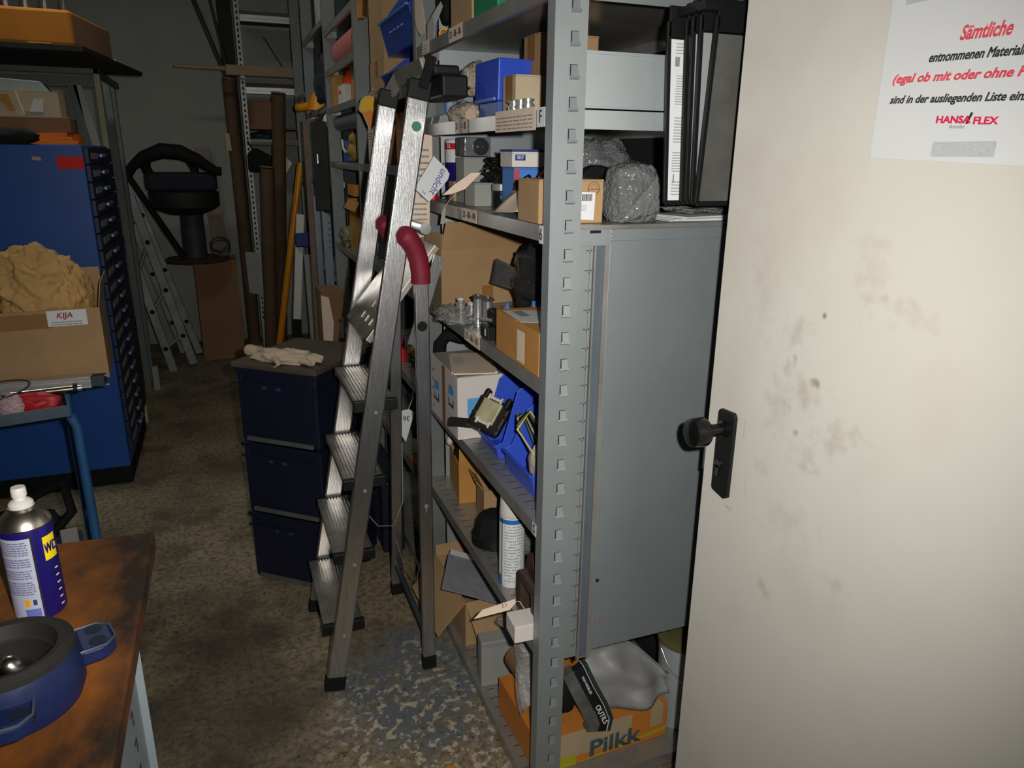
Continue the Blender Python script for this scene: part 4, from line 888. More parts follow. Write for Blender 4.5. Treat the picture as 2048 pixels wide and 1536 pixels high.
part(o, 'lid', MB().lathe([(r*.97, .2072), (r*.98, .212), (r*.90, .262), (r*.78, .270), (0, .271)], (x, y, Z1), n=40), WHITEP, smooth=40)
seam = MB()
for k in range(2):
    a = R(200+k*14)
    if k == 0: seam.box(x+r*math.cos(a)-.001, x+r*math.cos(a)+.001, y+r*math.sin(a)-.0012, y+r*math.sin(a)+.0012, Z1+.002, Z1+.205)
part(o, 'dark_seam', seam, INK)
pr = MB()
for j in range(20):
    zz = Z1+.020+j*.0085
    for k in range(9):
        a = R(214+k*9.5); a2 = R(214+k*9.5+random.Random(j*9+k).uniform(5, 9))
        if random.Random(j*31+k).random() < .1: continue
        P = [V((x+(r+.0003)*math.cos(t), y+(r+.0003)*math.sin(t), 0)) for t in (a, a2)]
        pr.add([P[0]+V((0, 0, zz)), P[1]+V((0, 0, zz)), P[1]+V((0, 0, zz+.0032)), P[0]+V((0, 0, zz+.0032))], [(0, 1, 2, 3)])
part(o, 'small_print', pr, mat('pale_print', srgb(150, 152, 156), .7))
bl = MB()
P = [V((x+(r+.0004)*math.cos(R(t)), y+(r+.0004)*math.sin(R(t)), 0)) for t in range(172, 199, 4)]
for a, b in zip(P, P[1:]): bl.add([a+V((0, 0, Z1+.004)), b+V((0, 0, Z1+.004)), b+V((0, 0, Z1+.036)), a+V((0, 0, Z1+.036))], [(0, 1, 2, 3)])
part(o, 'blue_field', bl, STRIPEB)
o = thing('machine_vise', 'rusty brown cast machine part at the near end of level 1', 'casting', (.66, 1.48, Z1))
part(o, 'bridge', MB().prism([(.612, 1.405, Z1), (.612, 1.435, Z1), (.612, 1.44, Z1+.085), (.612, 1.50, Z1+.085), (.612, 1.505, Z1), (.612, 1.535, Z1), (.612, 1.53, Z1+.105), (.612, 1.51, Z1+.118), (.612, 1.42, Z1+.118), (.612, 1.405, Z1+.10)], (.10, 0, 0)), RUST, bevel=.006)
part(o, 'drum', MB().cyl((.625, 1.47, Z1+.148), (.74, 1.455, Z1+.148), .032, n=24), mat('dark_maroon', srgb(66, 32, 28), .6, .1, .2), smooth=40)
tg = tag_shape('paper_tag', 'pale tag on white string hanging from the rusty casting over the open carton', [(.492, 1.514, .490), (.517, 1.517, .510), (.594, 1.487, .543), (.591, 1.479, .536), (.574, 1.476, .522)], (-.5, -.5, .7), PAPERP)
text(tg, '2.1', .013, (.566, 1.4915, .5275), V((.07, -.03, .03)), V((-.3, .6, .2)), INK)
part(tg, 'string', MB().tube([(.588, 1.484, .537), (.598, 1.47, .545), (.606, 1.46, .53), (.6115, 1.455, .515)], .001, 6), PAPER)
solo('small_box', 'small white carton sticking out of level 1 next to the tall post', 'box', MB().prism([(.556, 1.452, Z1), (.553, 1.386, Z1), (.63, 1.384, Z1), (.635, 1.450, Z1)], (0, 0, .045)), CARDW, bevel=.002)

# ------------------------------------------------------------------ bay 21-06, bottom level
o, M = carton('carton', 'open brown carton with paper in it on the bottom shelf behind the ladder foot', (.752, 2.165), Z0, (.27, .32, .165), R(2), CARD, flaps={'-x': (-48, .14), '-y': (-35, .12), '+y': (60, .04), '+x': (93, .1)})
o = thing('document_pouch', 'white papers in a grey clear pouch lying on the open bottom carton', 'pouch', (.66, 2.02, Z0+.16))
MD = Matrix.Translation((.668, 2.04, Z0+.236)) @ Matrix.Rotation(R(-22), 4, 'Z') @ Matrix.Rotation(R(16), 4, 'Y')
part(o, 'sheet', MB(MD).box(-.095, .10, -.05, .125, -.004, .0), PAPER)
part(o, 'pouch', MB(MD).box(-.10, .09, -.125, .085, .0006, .003), mat('grey_clear_pouch', srgb(140, 140, 146), .3, 0, .12, 14, .15, 20))
part(o, 'barcode', bars(MD @ V((-.02, -.02, .0034)), mdir(MD, (0, -1, 0)), mdir(MD, (1, 0, 0)), .07, .04, seed=12), INKG)
o, M = carton('box', 'grey flat box standing on the bottom shelf under the pale tag', (.66, 1.815), Z0, (.10, .05, .160), R(-6), CARDG, tape=False)
part(o, 'dark_band', MB(M).box(-.0505, .0505, -.0255, -.0251, .138, .152), INKG)
o, M = carton('box', 'second grey carton behind the flat grey box on the bottom shelf', (.805, 1.815), Z0, (.15, .10, .175), R(-4), CARDC, tape=False)
o = thing('film_bag', 'clear crinkled bag with rolled paper above the orange carton', 'bag', (.67, 1.60, Z0+.12))
part(o, 'bag', MB().grid(lambda u, v: V((.62+.12*u+.02*math.sin(v*5), 1.70-.25*v+.03*math.sin(u*6), .33-.10*v*v-.13*u*u*.35-.02*v+.012*noise.noise(V((u*5, v*5, 1))))), 18, 18), FILM, smooth=80, solid=.0008)
part(o, 'paper_roll', MB().cyl((.67, 1.66, .235), (.70, 1.46, .205), .04, .042, n=24), mat('brown_roll', srgb(120, 88, 58), .8, 0, .1), smooth=40)
MBX = carton('carton', 'orange printed carton lettered in blue at the near end of the bottom shelf', (.832, 1.562), Z0, (.402, .275, .108), R(1.5), CARDO, tape=False)
o, M = MBX
fy = -.1379
part(o, 'tape_patch', MB(M).box(-.135, .085, fy-.0004, fy, .028, .1085), mat('pale_tape', srgb(178, 158, 124), .5, 0, .08))
part(o, 'tape_patch', MB(M).box(-.2, -.178, fy-.0004, fy, .0, .1085), mat('pale_tape', srgb(178, 158, 124)))
part(o, 'tape_patch', MB(M).prism([(.145, -.137, .1084), (.185, -.137, .1084), (.18, -.05, .1084), (.14, -.05, .1084)], (0, 0, .0005)).box(.145, .185, fy-.0004, fy, .045, .1085), mat('pale_tape', srgb(178, 158, 124)))
part(o, 'print', MB(M).box(-.17, -.085, fy-.0006, fy-.0002, .0, .035), PACKY)
part(o, 'print', MB(M).prism([(-.085, fy-.0004, .0), (.199, fy-.0004, .022), (.199, fy-.0004, .034), (-.06, fy-.0004, .006)], (0, -.0003, 0)), PACKY)
text(o, 'Pilkk', .072, ploc(M, -.048, fy-.0012, .034), mdir(M, (1, 0, 0)), ZU, PACKBL, bold=.004, align='LEFT', sx=1.15)
o, M = carton('carton', 'brown carton at the back of the bottom shelf behind the crumpled grey sheet', (1.02, 1.98), Z0, (.24, .22, .30), 0, CARDD, tape=False)
# blister packed tool, grey sheet, pail
def gs(u, v):
    x = lerp(.80, 1.028, u); y = 1.425+.10*v*(1-.7*u)-.02*u+.018*math.sin(u*7+v*3)
    top = .375-.15*max(0, u-.35)**1.2*1.4-.02*(1-u); bot = .172
    z = lerp(bot+.03*abs(u-.4), top, v)+.010*noise.noise(V((u*4, v*4, 2)))
    return V((x, y+.03*noise.noise(V((u*3, v*3, 7))), z))
solo('plastic_sheet', 'crumpled grey plastic sheet draped on the orange carton below the end sheet', 'sheet', MB().grid(gs, 26, 18), GREYBAG, smooth=80, solid=.0015)
o = thing('blister_pack', 'curved black and clear blister pack with white lettering at the foot of the end sheet', 'tool pack', (.77, 1.40, .15))
AX = [V((.735, 1.405, .355)), V((.765, 1.400, .285)), V((.795, 1.395, .225)), V((.812, 1.392, .180)), V((.805, 1.39, .152))]
def strip(off, w, th, m, nm, par=None):
    mb = MB()
    for a, b in zip(AX, AX[1:]): pass
    P = AX; vs = []; k = len(P)
    for i, p in enumerate(P):
        d = (P[min(i+1, k-1)]-P[max(i-1, 0)]).normalized(); s = V((d.z, 0, -d.x)).normalized()*-1
        for sy in (0, th):
            for ss in (off-w/2, off+w/2): vs.append(p+s*ss+V((0, sy, 0)))
    fs = []
    for i in range(k-1):
        a = i*4; b = a+4
        fs += [(a, a+1, b+1, b), (a+2, b+2, b+3, a+3), (a, b, b+2, a+2), (a+1, a+3, b+3, b+1)]
    fs += [(0, 2, 3, 1), ((k-1)*4, (k-1)*4+1, (k-1)*4+3, (k-1)*4+2)]
    mb.add(vs, fs); return part(par or o, nm, mb, m, bevel=.002)
b = strip(0, .030, .02, mat('glossy_black_card', (.012, .013, .016), .25), 'card')
strip(-.026, .034, .03, mat('smoky_blister', srgb(92, 92, 88), .15, 0, .35, 14, .4, 30), 'blister'); strip(.0165, .002, .022, LAMW, 'edge_line'); strip(.024, .010, .022, mat('dark_green_film', srgb(50, 60, 54), .2), 'back_film')
part(o, 'dark_tool', MB().blob((.722, 1.43, .27), (.03, .016, .06), .2, 2, 4, 24), BLACKM, smooth=80)
dd = (AX[3]-AX[1]).normalized(); uu = V((-dd.z, 0, dd.x)); uu = uu if uu.x > 0 else -uu
text(o, 'OUTILS', .020, tuple(AX[2]+dd*.022+V((0, -.0012, 0))), dd, uu, LAMW, bold=.0008)
text(o, 'VAN WINKLER', .0095, tuple(AX[1]+dd*-.018+uu*.003+V((0, -.0012, 0))), dd, uu, LAMW, bold=.0003)
o = thing('pail', 'white pail with a wire handle half hidden by the door edge', 'pail', (1.112, 1.484, Z0))
part(o, 'body', MB().lathe([(0, 0), (.062, 0), (.072, .26), (.076, .263), (.076, .272)], (1.112, 1.484, Z0), n=40), mat('pale_grey_pail', srgb(158, 164, 166), .4, 0, .05), smooth=40)
part(o, 'lid', MB().lathe([(.077, .266), (.078, .278), (.066, .282), (0, .282)], (1.112, 1.484, Z0), n=40), mat('olive_lid', srgb(96, 92, 56), .5, 0, .2), smooth=40)
part(o, 'handle', MB().tube([(1.112-.076, 1.484, .285)]+[(1.112-.077*math.cos(t*math.pi/10), 1.484-.085*math.sin(t*math.pi/10), .285-.09*math.sin(t*math.pi/10)) for t in range(1, 10)]+[(1.112+.074, 1.484, .285)], .0022, 8), CHROME, smooth=80)

# ------------------------------------------------------------------ second bay and beyond
A2, B2, C2, D2 = [z+.0008 for z in (1.815, 1.562, 1.15, .80)]
def tilted_bin(name, label, y0, y1, z0, h, group):
    o = thing(name, label, 'storage bin', (.72, (y0+y1)/2, z0), 0, group)
    x0 = .606; t = .003; mb = MB()
    for a, b in ((y0, y0+t), (y1-t, y1)):
        mb.prism([(x0+.03, a, z0), (.86, a, z0), (.86, a, z0+h), (.70, a, z0+h), (x0+.015, a, z0+h*.55), (x0, a, z0+h*.5)], (0, b-a, 0))
    mb.box(x0+.03, .86, y0+t, y1-t, z0, z0+t).box(.857, .86, y0+t, y1-t, z0+t, z0+h)
    mb.prism([(x0, y0+t, z0+h*.5), (x0+.03, y0+t, z0+t), (x0+.033, y0+t, z0+t), (x0+.004, y0+t, z0+h*.5)], (0, y1-y0-2*t, 0))
    part(o, 'body', mb, BLUEBIN if 0 else mat('mid_blue_plastic', srgb(36, 70, 160), .35, 0, .08), bevel=.0015)
    for k in range(4):
        yy = lerp(y0, y1, .3+k*.13); part(o, 'embossed_dot', MB().cyl((x0+.012, yy, z0+h*.3), (x0+.010, yy, z0+h*.31), .008, n=12), mat('light_blue_edge', srgb(110, 140, 200), .3), smooth=40)
    part(o, 'front_lip', MB().box(x0-.008, x0+.001, y0, y1, z0+h*.47, z0+h*.5), mat('light_blue_edge', srgb(110, 140, 200), .3), bevel=.001)
tilted_bin('storage_bin', 'lower blue bin with four raised dots behind the ladder top', 2.50, 2.95, A2, .13, 'blue bins in the second bay')
tilted_bin('storage_bin', 'upper blue bin with four raised dots stacked near the ceiling end of the ladder', 2.50, 2.95, A2+.132, .22, 'blue bins in the second bay')
carton('carton', 'tall brown carton standing left of the stacked blue bins', (.705, 3.10), A2, (.17, .28, .135), 0, CARD)
carton('carton', 'upper brown carton stacked left of the blue bins with a dark strip', (.71, 3.11), A2+.136, (.17, .27, .30), 0, CARD)
o = thing('copper_fittings', 'copper coloured fittings hanging above the narrow gap beside the tall carton', 'fittings', (.65, 3.37, 2.15))
part(o, 'tube', MB().cyl((.64, 3.36, 2.152), (.64, 3.30, 2.26), .018).cyl((.66, 3.38, 2.16), (.66, 3.40, 2.27), .014), mat('copper', (.6, .36, .22), .25, 1, .2), smooth=40)
part(o, 'pale_sleeve', MB().box(.612, .64, 3.385, 3.44, 2.145, 2.21), CARDY, bevel=.003)
solo('board_offcut', 'rough brown board leaning in the narrow gap left of the tall carton', 'board', MB().box(.66, .68, 3.29, 3.42, A2, A2+.26), WOODB, bevel=.004)
# ice cream tag
o = thing('ice_cream_hanger', 'flat yellow cardboard ice cream cone hanging on a string in front of the second bay', 'hanging card', (.552, 2.93, 1.70))
def cone(m, nm, P, dy): return part(o, nm, MB().prism([(.5535+u, 2.93+dy-u*.35, 1.757+v) for u, v in P], (-.0005, -.0015, 0)), m)
def arc(r, v0, a0, a1, n=12): return [(r*math.cos(R(lerp(a0, a1, k/n))), v0+r*math.sin(R(lerp(a0, a1, k/n)))) for k in range(n+1)]
cone(CARDC, 'card', [(.006, -.066)]+[(.030, -.006), (.038, .0), (.036, .014)]+arc(.034, .020, 0, 180)+[(-.037, .012), (-.036, -.002), (-.026, -.010), (-.004, -.066)], 0)
cone(mat('bright_yellow_print', srgb(232, 178, 20), .6, 0, .05), 'scoop', [(.029, -.001), (.034, .004), (.032, .014)]+arc(.030, .020, 0, 180)+[(-.033, .012), (-.032, .002), (-.018, -.004), (0, .004), (.018, -.006)], -.0018)
cone(mat('orange_print', srgb(214, 132, 14), .6, 0, .05), 'cone', [(.027, -.002), (.018, -.007), (0, .003), (-.018, -.005), (-.025, -.004), (-.003, -.060), (.003, -.060)], -.0018)
part(o, 'string', MB().tube([(.5535, 2.93, 1.806), (.57, 2.93, 1.84), (.590, 2.94, 1.816)], .0012, 5), WHITEP)
o, M = carton('carton', 'upright pale carton with white label hanging side by side with the ice cream card', (.66, 3.19), B2, (.09, .26, .15), 0, CARD, tape=False)
part(o, 'side_label', MB(M).box(-.0455, -.0451, .0, .12, .005, .145), PAPERP); part(o, 'print', lines(ploc(M, -.0457, .11, .10), AISLE[0], ZU, .07, .03, 3), INKG)
carton('carton', 'ochre carton behind the cone of the ice cream card', (.72, 2.86), B2, (.12, .22, .19), 0, CARDY)
carton('carton', 'long low carton on the second bay behind the ladder rails', (.74, 2.62), B2, (.2, .2, .12), 0, CARDD)
o = thing('slotted_divider', 'pale grey slotted sheet standing in the second bay left of the ladder', 'divider', (.70, 3.30, C2))
part(o, 'sheet', MB().box(.64, .95, 3.345, 3.350, C2, C2+.38), SIDE)
for k in range(4): part(o, 'slot', MB().box(.70+.06*k, .716+.06*k, 3.3444, 3.345, C2+.2, C2+.206), DARKSTEEL)
o, M = carton('carton', 'upright orange brown carton with torn flap in the third bay', (.70, 3.80), C2-.03+.001, (.16, .34, .258), 0, CARDY, flaps={'-x': (-60, .05), '+y': (-40, .06), '-y': (-30, .07), '+x': (-60, .03)})
carton('carton', 'small orange carton on top of the green tray in the third bay', (.66, 3.82), 1.405, (.10, .20, .05), 0, CARDO, tape=False)
# the green tray rides on the orange carton
o = thing('storage_bin', 'dark green tray at the top of the upright orange carton', 'tray', (.75, 3.80, 1.3895))
part(o, 'body', MB().box(.66, .86, 3.66, 3.98, 1.391, 1.4045), DGREEN, bevel=.002)
for k, (c, r, s, z, lb) in enumerate((((.655, 3.64, .95), (.05, .10, .14), 3, .82, 'brown pipe parts in torn clear film in the second aisle bay'), ((.64, 4.12, 1.165), (.05, .10, .055), 8, 1.122, 'torn dusty film hanging over the shelf edge beside the orange carton'))):
    wrapped('wrapped_part', lb, c, r, s, z, mat('dusty_film', srgb(120, 112, 92), .4, 0, .25, 10, .5, 30) if k else FILMBR, [('part', MB().cyl((.65, 3.70, .86), (.66, 3.56, 1.02), .035), CARDY)] if not k else None, amp=.45)
# bay 2 lower levels, seen between the ladder legs
for k, (y, z, r) in enumerate(((2.60, D2+.024, .022), (2.55, D2+.020, .019))):
    solo('float_ball', ['yellow ball beside the thin stick between the ladder legs', 'second yellow ball closest to the rear ladder leg'][k], 'ball', MB().blob((.628, y, z+.085), (r,)*3, .03, 2, k, 20), YELLOW, smooth=80, group='yellow balls in the second bay')
solo('wooden_stick', 'thin pale stick leaning among the yellow balls', 'stick', MB().tube([(.604, 2.66, D2+.15), (.622, 2.57, D2+.215)], .003, 6), WOODL, smooth=60)
wrapped('plastic_bag', 'black bag of parts under the level of the yellow balls', (.70, 2.62, .63), (.09, .16, .15), 5, .4508, BLACKM, None, amp=.3, cat='bag')
wrapped('plastic_bag', 'black cable bag next to the yellow balls in the second bay', (.71, 2.66, D2+.04), (.08, .14, .035), 15, D2, BLACKP, None, amp=.4, cat='bag')
o = thing('red_hose', 'red hose fitting glinting between the front ladder rails', 'hose', (.63, 2.86, D2)); part(o, 'body', MB().lathe([(0, 0), (.02, 0), (.022, .05), (.012, .055), (.012, .09), (0, .09)], (.63, 2.86, D2), n=18), REDP, smooth=40)
tg = tag_shape('paper_tag', 'narrow white tag lettered 36 hanging between the rear ladder legs', [(.535, 2.5, .623), (.554, 2.5, .589), (.589, 2.5, .700), (.569, 2.5, .716), (.538, 2.5, .712)], (0, -1, 0), PAPER)
part(tg, 'hanging_string', MB().tube([(.566, 2.5005, .712), (.585, 2.51, .75), (.596, 2.53, .79)], .001, 5), PAPER)
text(tg, '36', .026, (.558, 2.4985, .682), V((-1, 0, 0)), V((0, 0, -1)), INK, bold=.0006)
solo('wood_offcut', 'brown wooden block lying askew below the white 36 tag', 'wood', MB().beam((.61, 2.62, .475), (.63, 2.44, .468), .03, .05, (1, 0, 0)), WOODB, bevel=.002)
solo('wood_post', 'upright brown wooden post behind the rear ladder legs', 'wood', MB().box(.605, .64, 2.44, 2.50, .0565, .36), WOODB, bevel=.003)
solo('blue_crate', 'dark blue crate on the floor behind the ladder steps', 'crate', MB().box(.50, .592, 2.75, 3.20, .0, .32), NAVY, bevel=.006)

# third to fifth bay
o = thing('bubble_wrap_roll', 'roll of pink bubble wrap on the third bay near the top of the photo', 'roll', (.70, 3.92, 2.0308)); 
part(o, 'roll', MB().lathe([(.02, 0), (.070, 0), (.072, .01), (.072, .60), (.07, .62), (.02, .62)], (.685, 3.62, 2.0308+.073), (0, 1, 0), 36), BUBPINK, smooth=40)
carton('carton', 'ochre carton below the pink bubble wrap shelf in the third bay', (.72, 3.78), 1.8408, (.16, .12, .165), 0, CARDY)
o, M = carton('carton', 'white carton printed with red letters in the third bay', (.68, 4.0), 1.8408, (.13, .20, .09), 0, CARDW, tape=False)
text(o, 'Dow', .036, ploc(M, -.0658, .03, .06), AISLE[0], ZU, INKR, bold=.001)
solo('signal_lamp', 'glossy red orange dome standing on the white carton in the third bay', 'lamp', MB().lathe([(0, 0), (.06, 0), (.06, .03), (.05, .06), (.02, .075), (0, .076)], (.69, 4.0, 1.933), n=28), mat('red_orange_lens', srgb(226, 70, 14), .25, 0, .1), smooth=50)
carton('carton', 'narrow ochre carton leaning at the far post of the third bay', (.655, 4.23), 1.8408, (.09, .12, .152), 0, CARDY, tape=False)
o = thing('foil_roll', 'grey film roll lying along the third bay', 'roll', (.68, 3.9, 1.5628)); part(o, 'roll', MB().lathe([(.02, 0), (.042, 0), (.042, .72), (.02, .72)], (.66, 3.62, 1.5628+.20), (0, 1, 0), 28), mat('grey_film', srgb(110, 114, 122), .4), smooth=40)
part(o, 'cradle', MB().box(.65, .69, 3.7, 3.73, 1.5628, 1.72), BLACKP); part(o, 'cradle', MB().box(.65, .69, 4.2, 4.23, 1.5628, 1.72), BLACKP)
o = thing('lantern', 'blue lantern with a curved white handle and yellow figure in the third bay', 'lantern', (.66, 3.98, 1.5628))
part(o, 'body', MB().box(.63, .72, 3.98, 4.12, 1.5628, 1.67), mat('lantern_blue', srgb(60, 76, 150), .4), bevel=.01)
part(o, 'handle', MB().tube([(.625, 4.10, 1.67), (.62, 4.05, 1.63), (.622, 3.98, 1.61), (.63, 3.93, 1.62)], .007, 8), WHITEP, smooth=60)
part(o, 'yellow_head', MB().blob((.655, 3.92, 1.62), (.035, .05, .045), .2, 2, 4, 20).blob((.65, 3.90, 1.675), (.025, .035, .03), .2, 2, 4, 18), mat('dull_yellow', srgb(150, 120, 50), .6, 0, .2), smooth=80)
o = thing('film_roll', 'white paper roll end poking out past the third post', 'roll', (.62, 4.7, 1.735)); part(o, 'roll', MB().lathe([(0, 0), (.045, 0), (.045, .3), (0, .3)], (.64, 4.56, 1.79), (.1, 1, 0), 28), WHITEP, smooth=40); part(o, 'bracket', MB().box(.63, .65, 4.62, 4.70, 1.451, 1.744), SLATE)
o = thing('hard_hat', 'orange yellow lamp housing with a short snout on the farthest bay', 'lamp housing', (.63, 5.1, 1.861))
part(o, 'shade', MB().lathe([(.05, 0), (.075, .005), (.055, .09), (.035, .115), (0, .12)], (.65, 5.12, 1.862), n=24), mat('orange_yellow_plastic', srgb(232, 150, 16), .45, 0, .08), smooth=50)
part(o, 'snout', MB().cyl((.60, 5.16, 1.895), (.54, 5.22, 1.885), .03, .024), mat('orange_yellow_plastic', srgb(232, 150, 16)), smooth=40); part(o, 'snout_cap', MB().cyl((.539, 5.2205, 1.885), (.52, 5.235, 1.884), .026), mat('dull_yellow', srgb(150, 120, 50)), smooth=40)
solo('plastic_bag', 'slumped grey green bag hanging at the top of the fourth bay', 'bag', MB().blob((.66, 4.75, 2.02), (.07, .22, .14), .35, 2, 6, 30, flat=1.861), SLATE, smooth=80)
solo('canister', 'whitish canister standing at the top of the fourth bay', 'canister', MB().lathe([(0, 0), (.07, 0), (.07, .22), (.03, .26), (.03, .29), (0, .29)], (.68, 4.78, 2.301), n=24), CLOTHW, smooth=40)
o = thing('portfolio_case', 'flat black case hanging against the shelves above the slotted sheets', 'case', (.57, 4.5, 1.28))
part(o, 'body', MB().beam((.551, 4.45, 1.288), (.554, 4.45, 1.775), .084, .02, (.1, 1, 0)), BLACKBOARD, bevel=.004); part(o, 'hanging_loop', MB().tube([(.54, 4.45, 1.77), (.56, 4.44, 1.83), (.597, 4.43, 1.862)], .003, 6), BLACKP); part(o, 'clasp', MB().box(.530, .536, 4.430, 4.437, 1.55, 1.60), CHROME)
solo('timber_lath', 'pinkish timber lath standing at the left of the flat black case', 'lath', MB().beam((.478, 4.53, .0), (.490, 4.53, 1.785), .030, .02, (0, 1, 0)), mat('pinkish_lath', srgb(120, 96, 80), .8, 0, .2, 8), bevel=.002)
for k, (xa, xb, y, za, zb, lb) in enumerate(((.508, .540, 4.56, .0, 1.37, 'narrow grey slotted sheet standing on the floor under the black case'), (.548, .596, 4.52, .0, 1.285, 'wider blue grey slotted sheet standing in front of the bays'))):
    o = thing('slotted_divider', lb, 'divider', ((xa+xb)/2, y, 0), 0, 'slotted sheets leaning under the black case')
    part(o, 'sheet', MB().prism([(xa, y, za), (xb, y, za), (xb, y, zb-.03), (xa, y, zb)], (0, .006, 0)), mat('blue_grey_sheet', srgb(112, 124, 134), .4, .2, .1))
    if k:
        for j in range(5): part(o, 'slot', MB().box(xa+.030, xa+.042, y-.0006, y, 1.21-.035*j, 1.214-.035*j), DARKSTEEL)
o, M = carton('carton', 'brown carton with a torn white front standing on the floor beyond the crates', (.515, 4.13), 0, (.118, .20, .895), 0, CARDD, tape=False)
part(o, 'white_front', MB(M).prism([(-.0595, -.1004, .62), (-.01, -.1004, .62), (.0, -.1004, .72), (-.018, -.1004, .86), (-.0595, -.1004, .875)], (0, -.0006, 0)), PAPERP)
part(o, 'white_strip', MB(M).prism([(.030, -.1004, .63), (.052, -.1004, .63), (.056, -.1004, .745), (.042, -.1004, .75)], (0, -.0006, 0)), LAMW)

# ------------------------------------------------------------------ crates and cloth
ca, sa = math.cos(R(-40)), math.sin(R(-40)); e1 = V((ca, sa, 0)); e2 = V((-sa, ca, 0))
CC = V((.242, 2.790, 0))
def crate(z, h, label, lid=None):
    M = Matrix.Translation((CC.x, CC.y, z)) @ Matrix.Rotation(R(-40), 4, 'Z'); X, Y = .172, .196; t = .006
    o = thing('stacking_crate', label, 'crate', (CC.x, CC.y, z), R(-40), 'navy stacking crates')
    b = MB(M).box(-X+.016, X-.016, -Y+.016, Y-.016, 0, t)
    for x0, x1, y0, y1 in ((-X+.008, X-.008, -Y+.008, -Y+.008+t), (-X+.008, X-.008, Y-.008-t, Y-.008), (-X+.008, -X+.008+t, -Y+.014, Y-.014), (X-.008-t, X-.008, -Y+.014, Y-.014)): b.box(x0, x1, y0, y1, t, h-.004)
    part(o, 'body', b, NAVY, bevel=.004)
    r = MB(M)
    for zz, g in ((h-.020, .018), (h-.062, .010)):
        r.box(-X, X, -Y, -Y+.008, zz, zz+g).box(-X, X, Y-.008, Y, zz, zz+g).box(-X, -X+.008, -Y+.008, Y-.008, zz, zz+g).box(X-.008, X, -Y+.008, Y-.008, zz, zz+g)
    for s in (-1, 1):
        for u in (-X+.02, X-.032): r.box(u, u+.012, s*Y-(.0 if s < 0 else .008), s*Y+(.008 if s < 0 else 0), h-.06, h-.02)
    part(o, 'rim', r, NAVY, bevel=.002)
    fb = MB(M).box(-X+.03, X-.03, -Y+.002, -Y+.008, .006, .022); part(o, 'foot_rib', fb, mat('dusty_navy_edge', srgb(82, 84, 84), .8, 0, .2, 20))
    for u in (-.03, .03): part(o, 'clip_mark', MB(M).cyl((u-.02, -Y+.0078, h-.035-.03), (u-.02, -Y+.0068, h-.035-.03), .011, n=18), mat('faded_navy_mark', srgb(46, 58, 84), .7))
    if lid:
        part(o, 'lid', MB(M).box(-X-.006, X+.006, -Y-.006, Y+.006, h-.001, h+.020), CRATELID, bevel=.005, label='dusty black lid')
    return o
crate(0, .287, 'bottom navy crate of the stack of three beside the ladder')
crate(.288, .287, 'middle navy crate of the stack of three beside the ladder')
crate(.576, .287, 'top navy crate with a dusty black lid and a cloth on it', True)
o = thing('work_glove', 'crumpled beige cloth glove lying on the dusty crate lid', 'glove', (.14, 2.72, .8835))
Mg = Matrix.Translation((.150, 2.700, .884)) @ Matrix.Rotation(R(-38), 4, 'Z')
bl = MB(Mg).blob((.02, 0, .012), (.125, .045, .034), .28, 2.4, 19, 44, flat=0); part(o, 'palm', bl, RAG, smooth=80)
fg = MB(Mg)
part(o, 'cuff', MB(Mg).lathe([(.012, 0), (.020, .003), (.022, .02), (.018, .045), (.020, .06)], (-.155, .02, .022), (1, -.1, .02), 20), RAG, smooth=60)
for k, (a, b) in enumerate((((.10, -.03, .016), (.150, -.045, .012)), ((.10, .0, .016), (.165, .004, .012)), ((.09, .025, .016), (.15, .040, .012)), ((.0, -.04, .016), (.04, -.075, .012)))):
    part(o, 'finger', MB(Mg).tube([a, lerp(V(a), V(b), .5)+V((0, 0, .004)), b], [.013, .012, .008], 10), RAG, smooth=80)
part(o, 'thread', MB(Mg).tube([(.03, -.05, .01), (.035, -.075, .004), (.03, -.09, .002)], .0025, 6), RAG, smooth=60)

# ------------------------------------------------------------------ workbench with spray can and coupling
o = thing('workbench', 'worn orange wooden workbench top on a grey slotted steel leg', 'workbench', (-.7, .6, 0))
part(o, 'top', MB().prism([(-.160, .30, .968), (-.155, 1.231, .968), (-1.20, 1.30, .968), (-1.20, .30, .968)], (0, 0, .032)), WOOD, bevel=.003)
lg = MB().box(-.172, -.170, .62, .965, 0, .966).box(-.30, -.172, .963, .965, 0, .966).box(-.172, -.160, .963, .965, 0, .966); part(o, 'leg', lg, mat('pale_slotted_steel', srgb(130, 140, 144), .5, .1, .1), label='pale grey slotted leg')
sl = MB(); z = .05
while z < .93:
    for yy in (.70, .80, .90): sl.box(-.1698, -.1694, yy, yy+.004, z, z+.022).box(-.1698, -.1694, yy-.012, yy, z+.020, z+.023)
    z += .042
part(o, 'slot', sl, DARKSTEEL)['kind'] = 'stuff'
part(o, 'leg', MB().box(-1.15, -1.10, .62, .66, 0, .966), SLATE)
x, y, z, r = -.281, 1.042, 1.0006, .0305
o = thing('spray_can', 'blue and white lubricant spray can with white nozzle on the orange workbench', 'spray can', (x, y, z))
part(o, 'can', MB().lathe([(0, 0), (r*.93, 0), (r, .004), (r, .128), (r*.98, .131)], (x, y, z), n=48), CANBLUE, smooth=40)
part(o, 'dome', MB().lathe([(r*.99, .131), (r*1.02, .133), (r*.97, .137), (r*.80, .146), (r*.52, .152), (r*.50, .156), (0, .156)], (x, y, z), n=40), TINSILV, smooth=40)
part(o, 'nozzle', MB().lathe([(r*.47, .1562), (r*.47, .161), (r*.36, .165), (r*.26, .166), (r*.24, .170), (r*.29, .171), (r*.29, .180), (r*.26, .183), (0, .183)], (x, y, z), n=32), WHITEP, smooth=35)
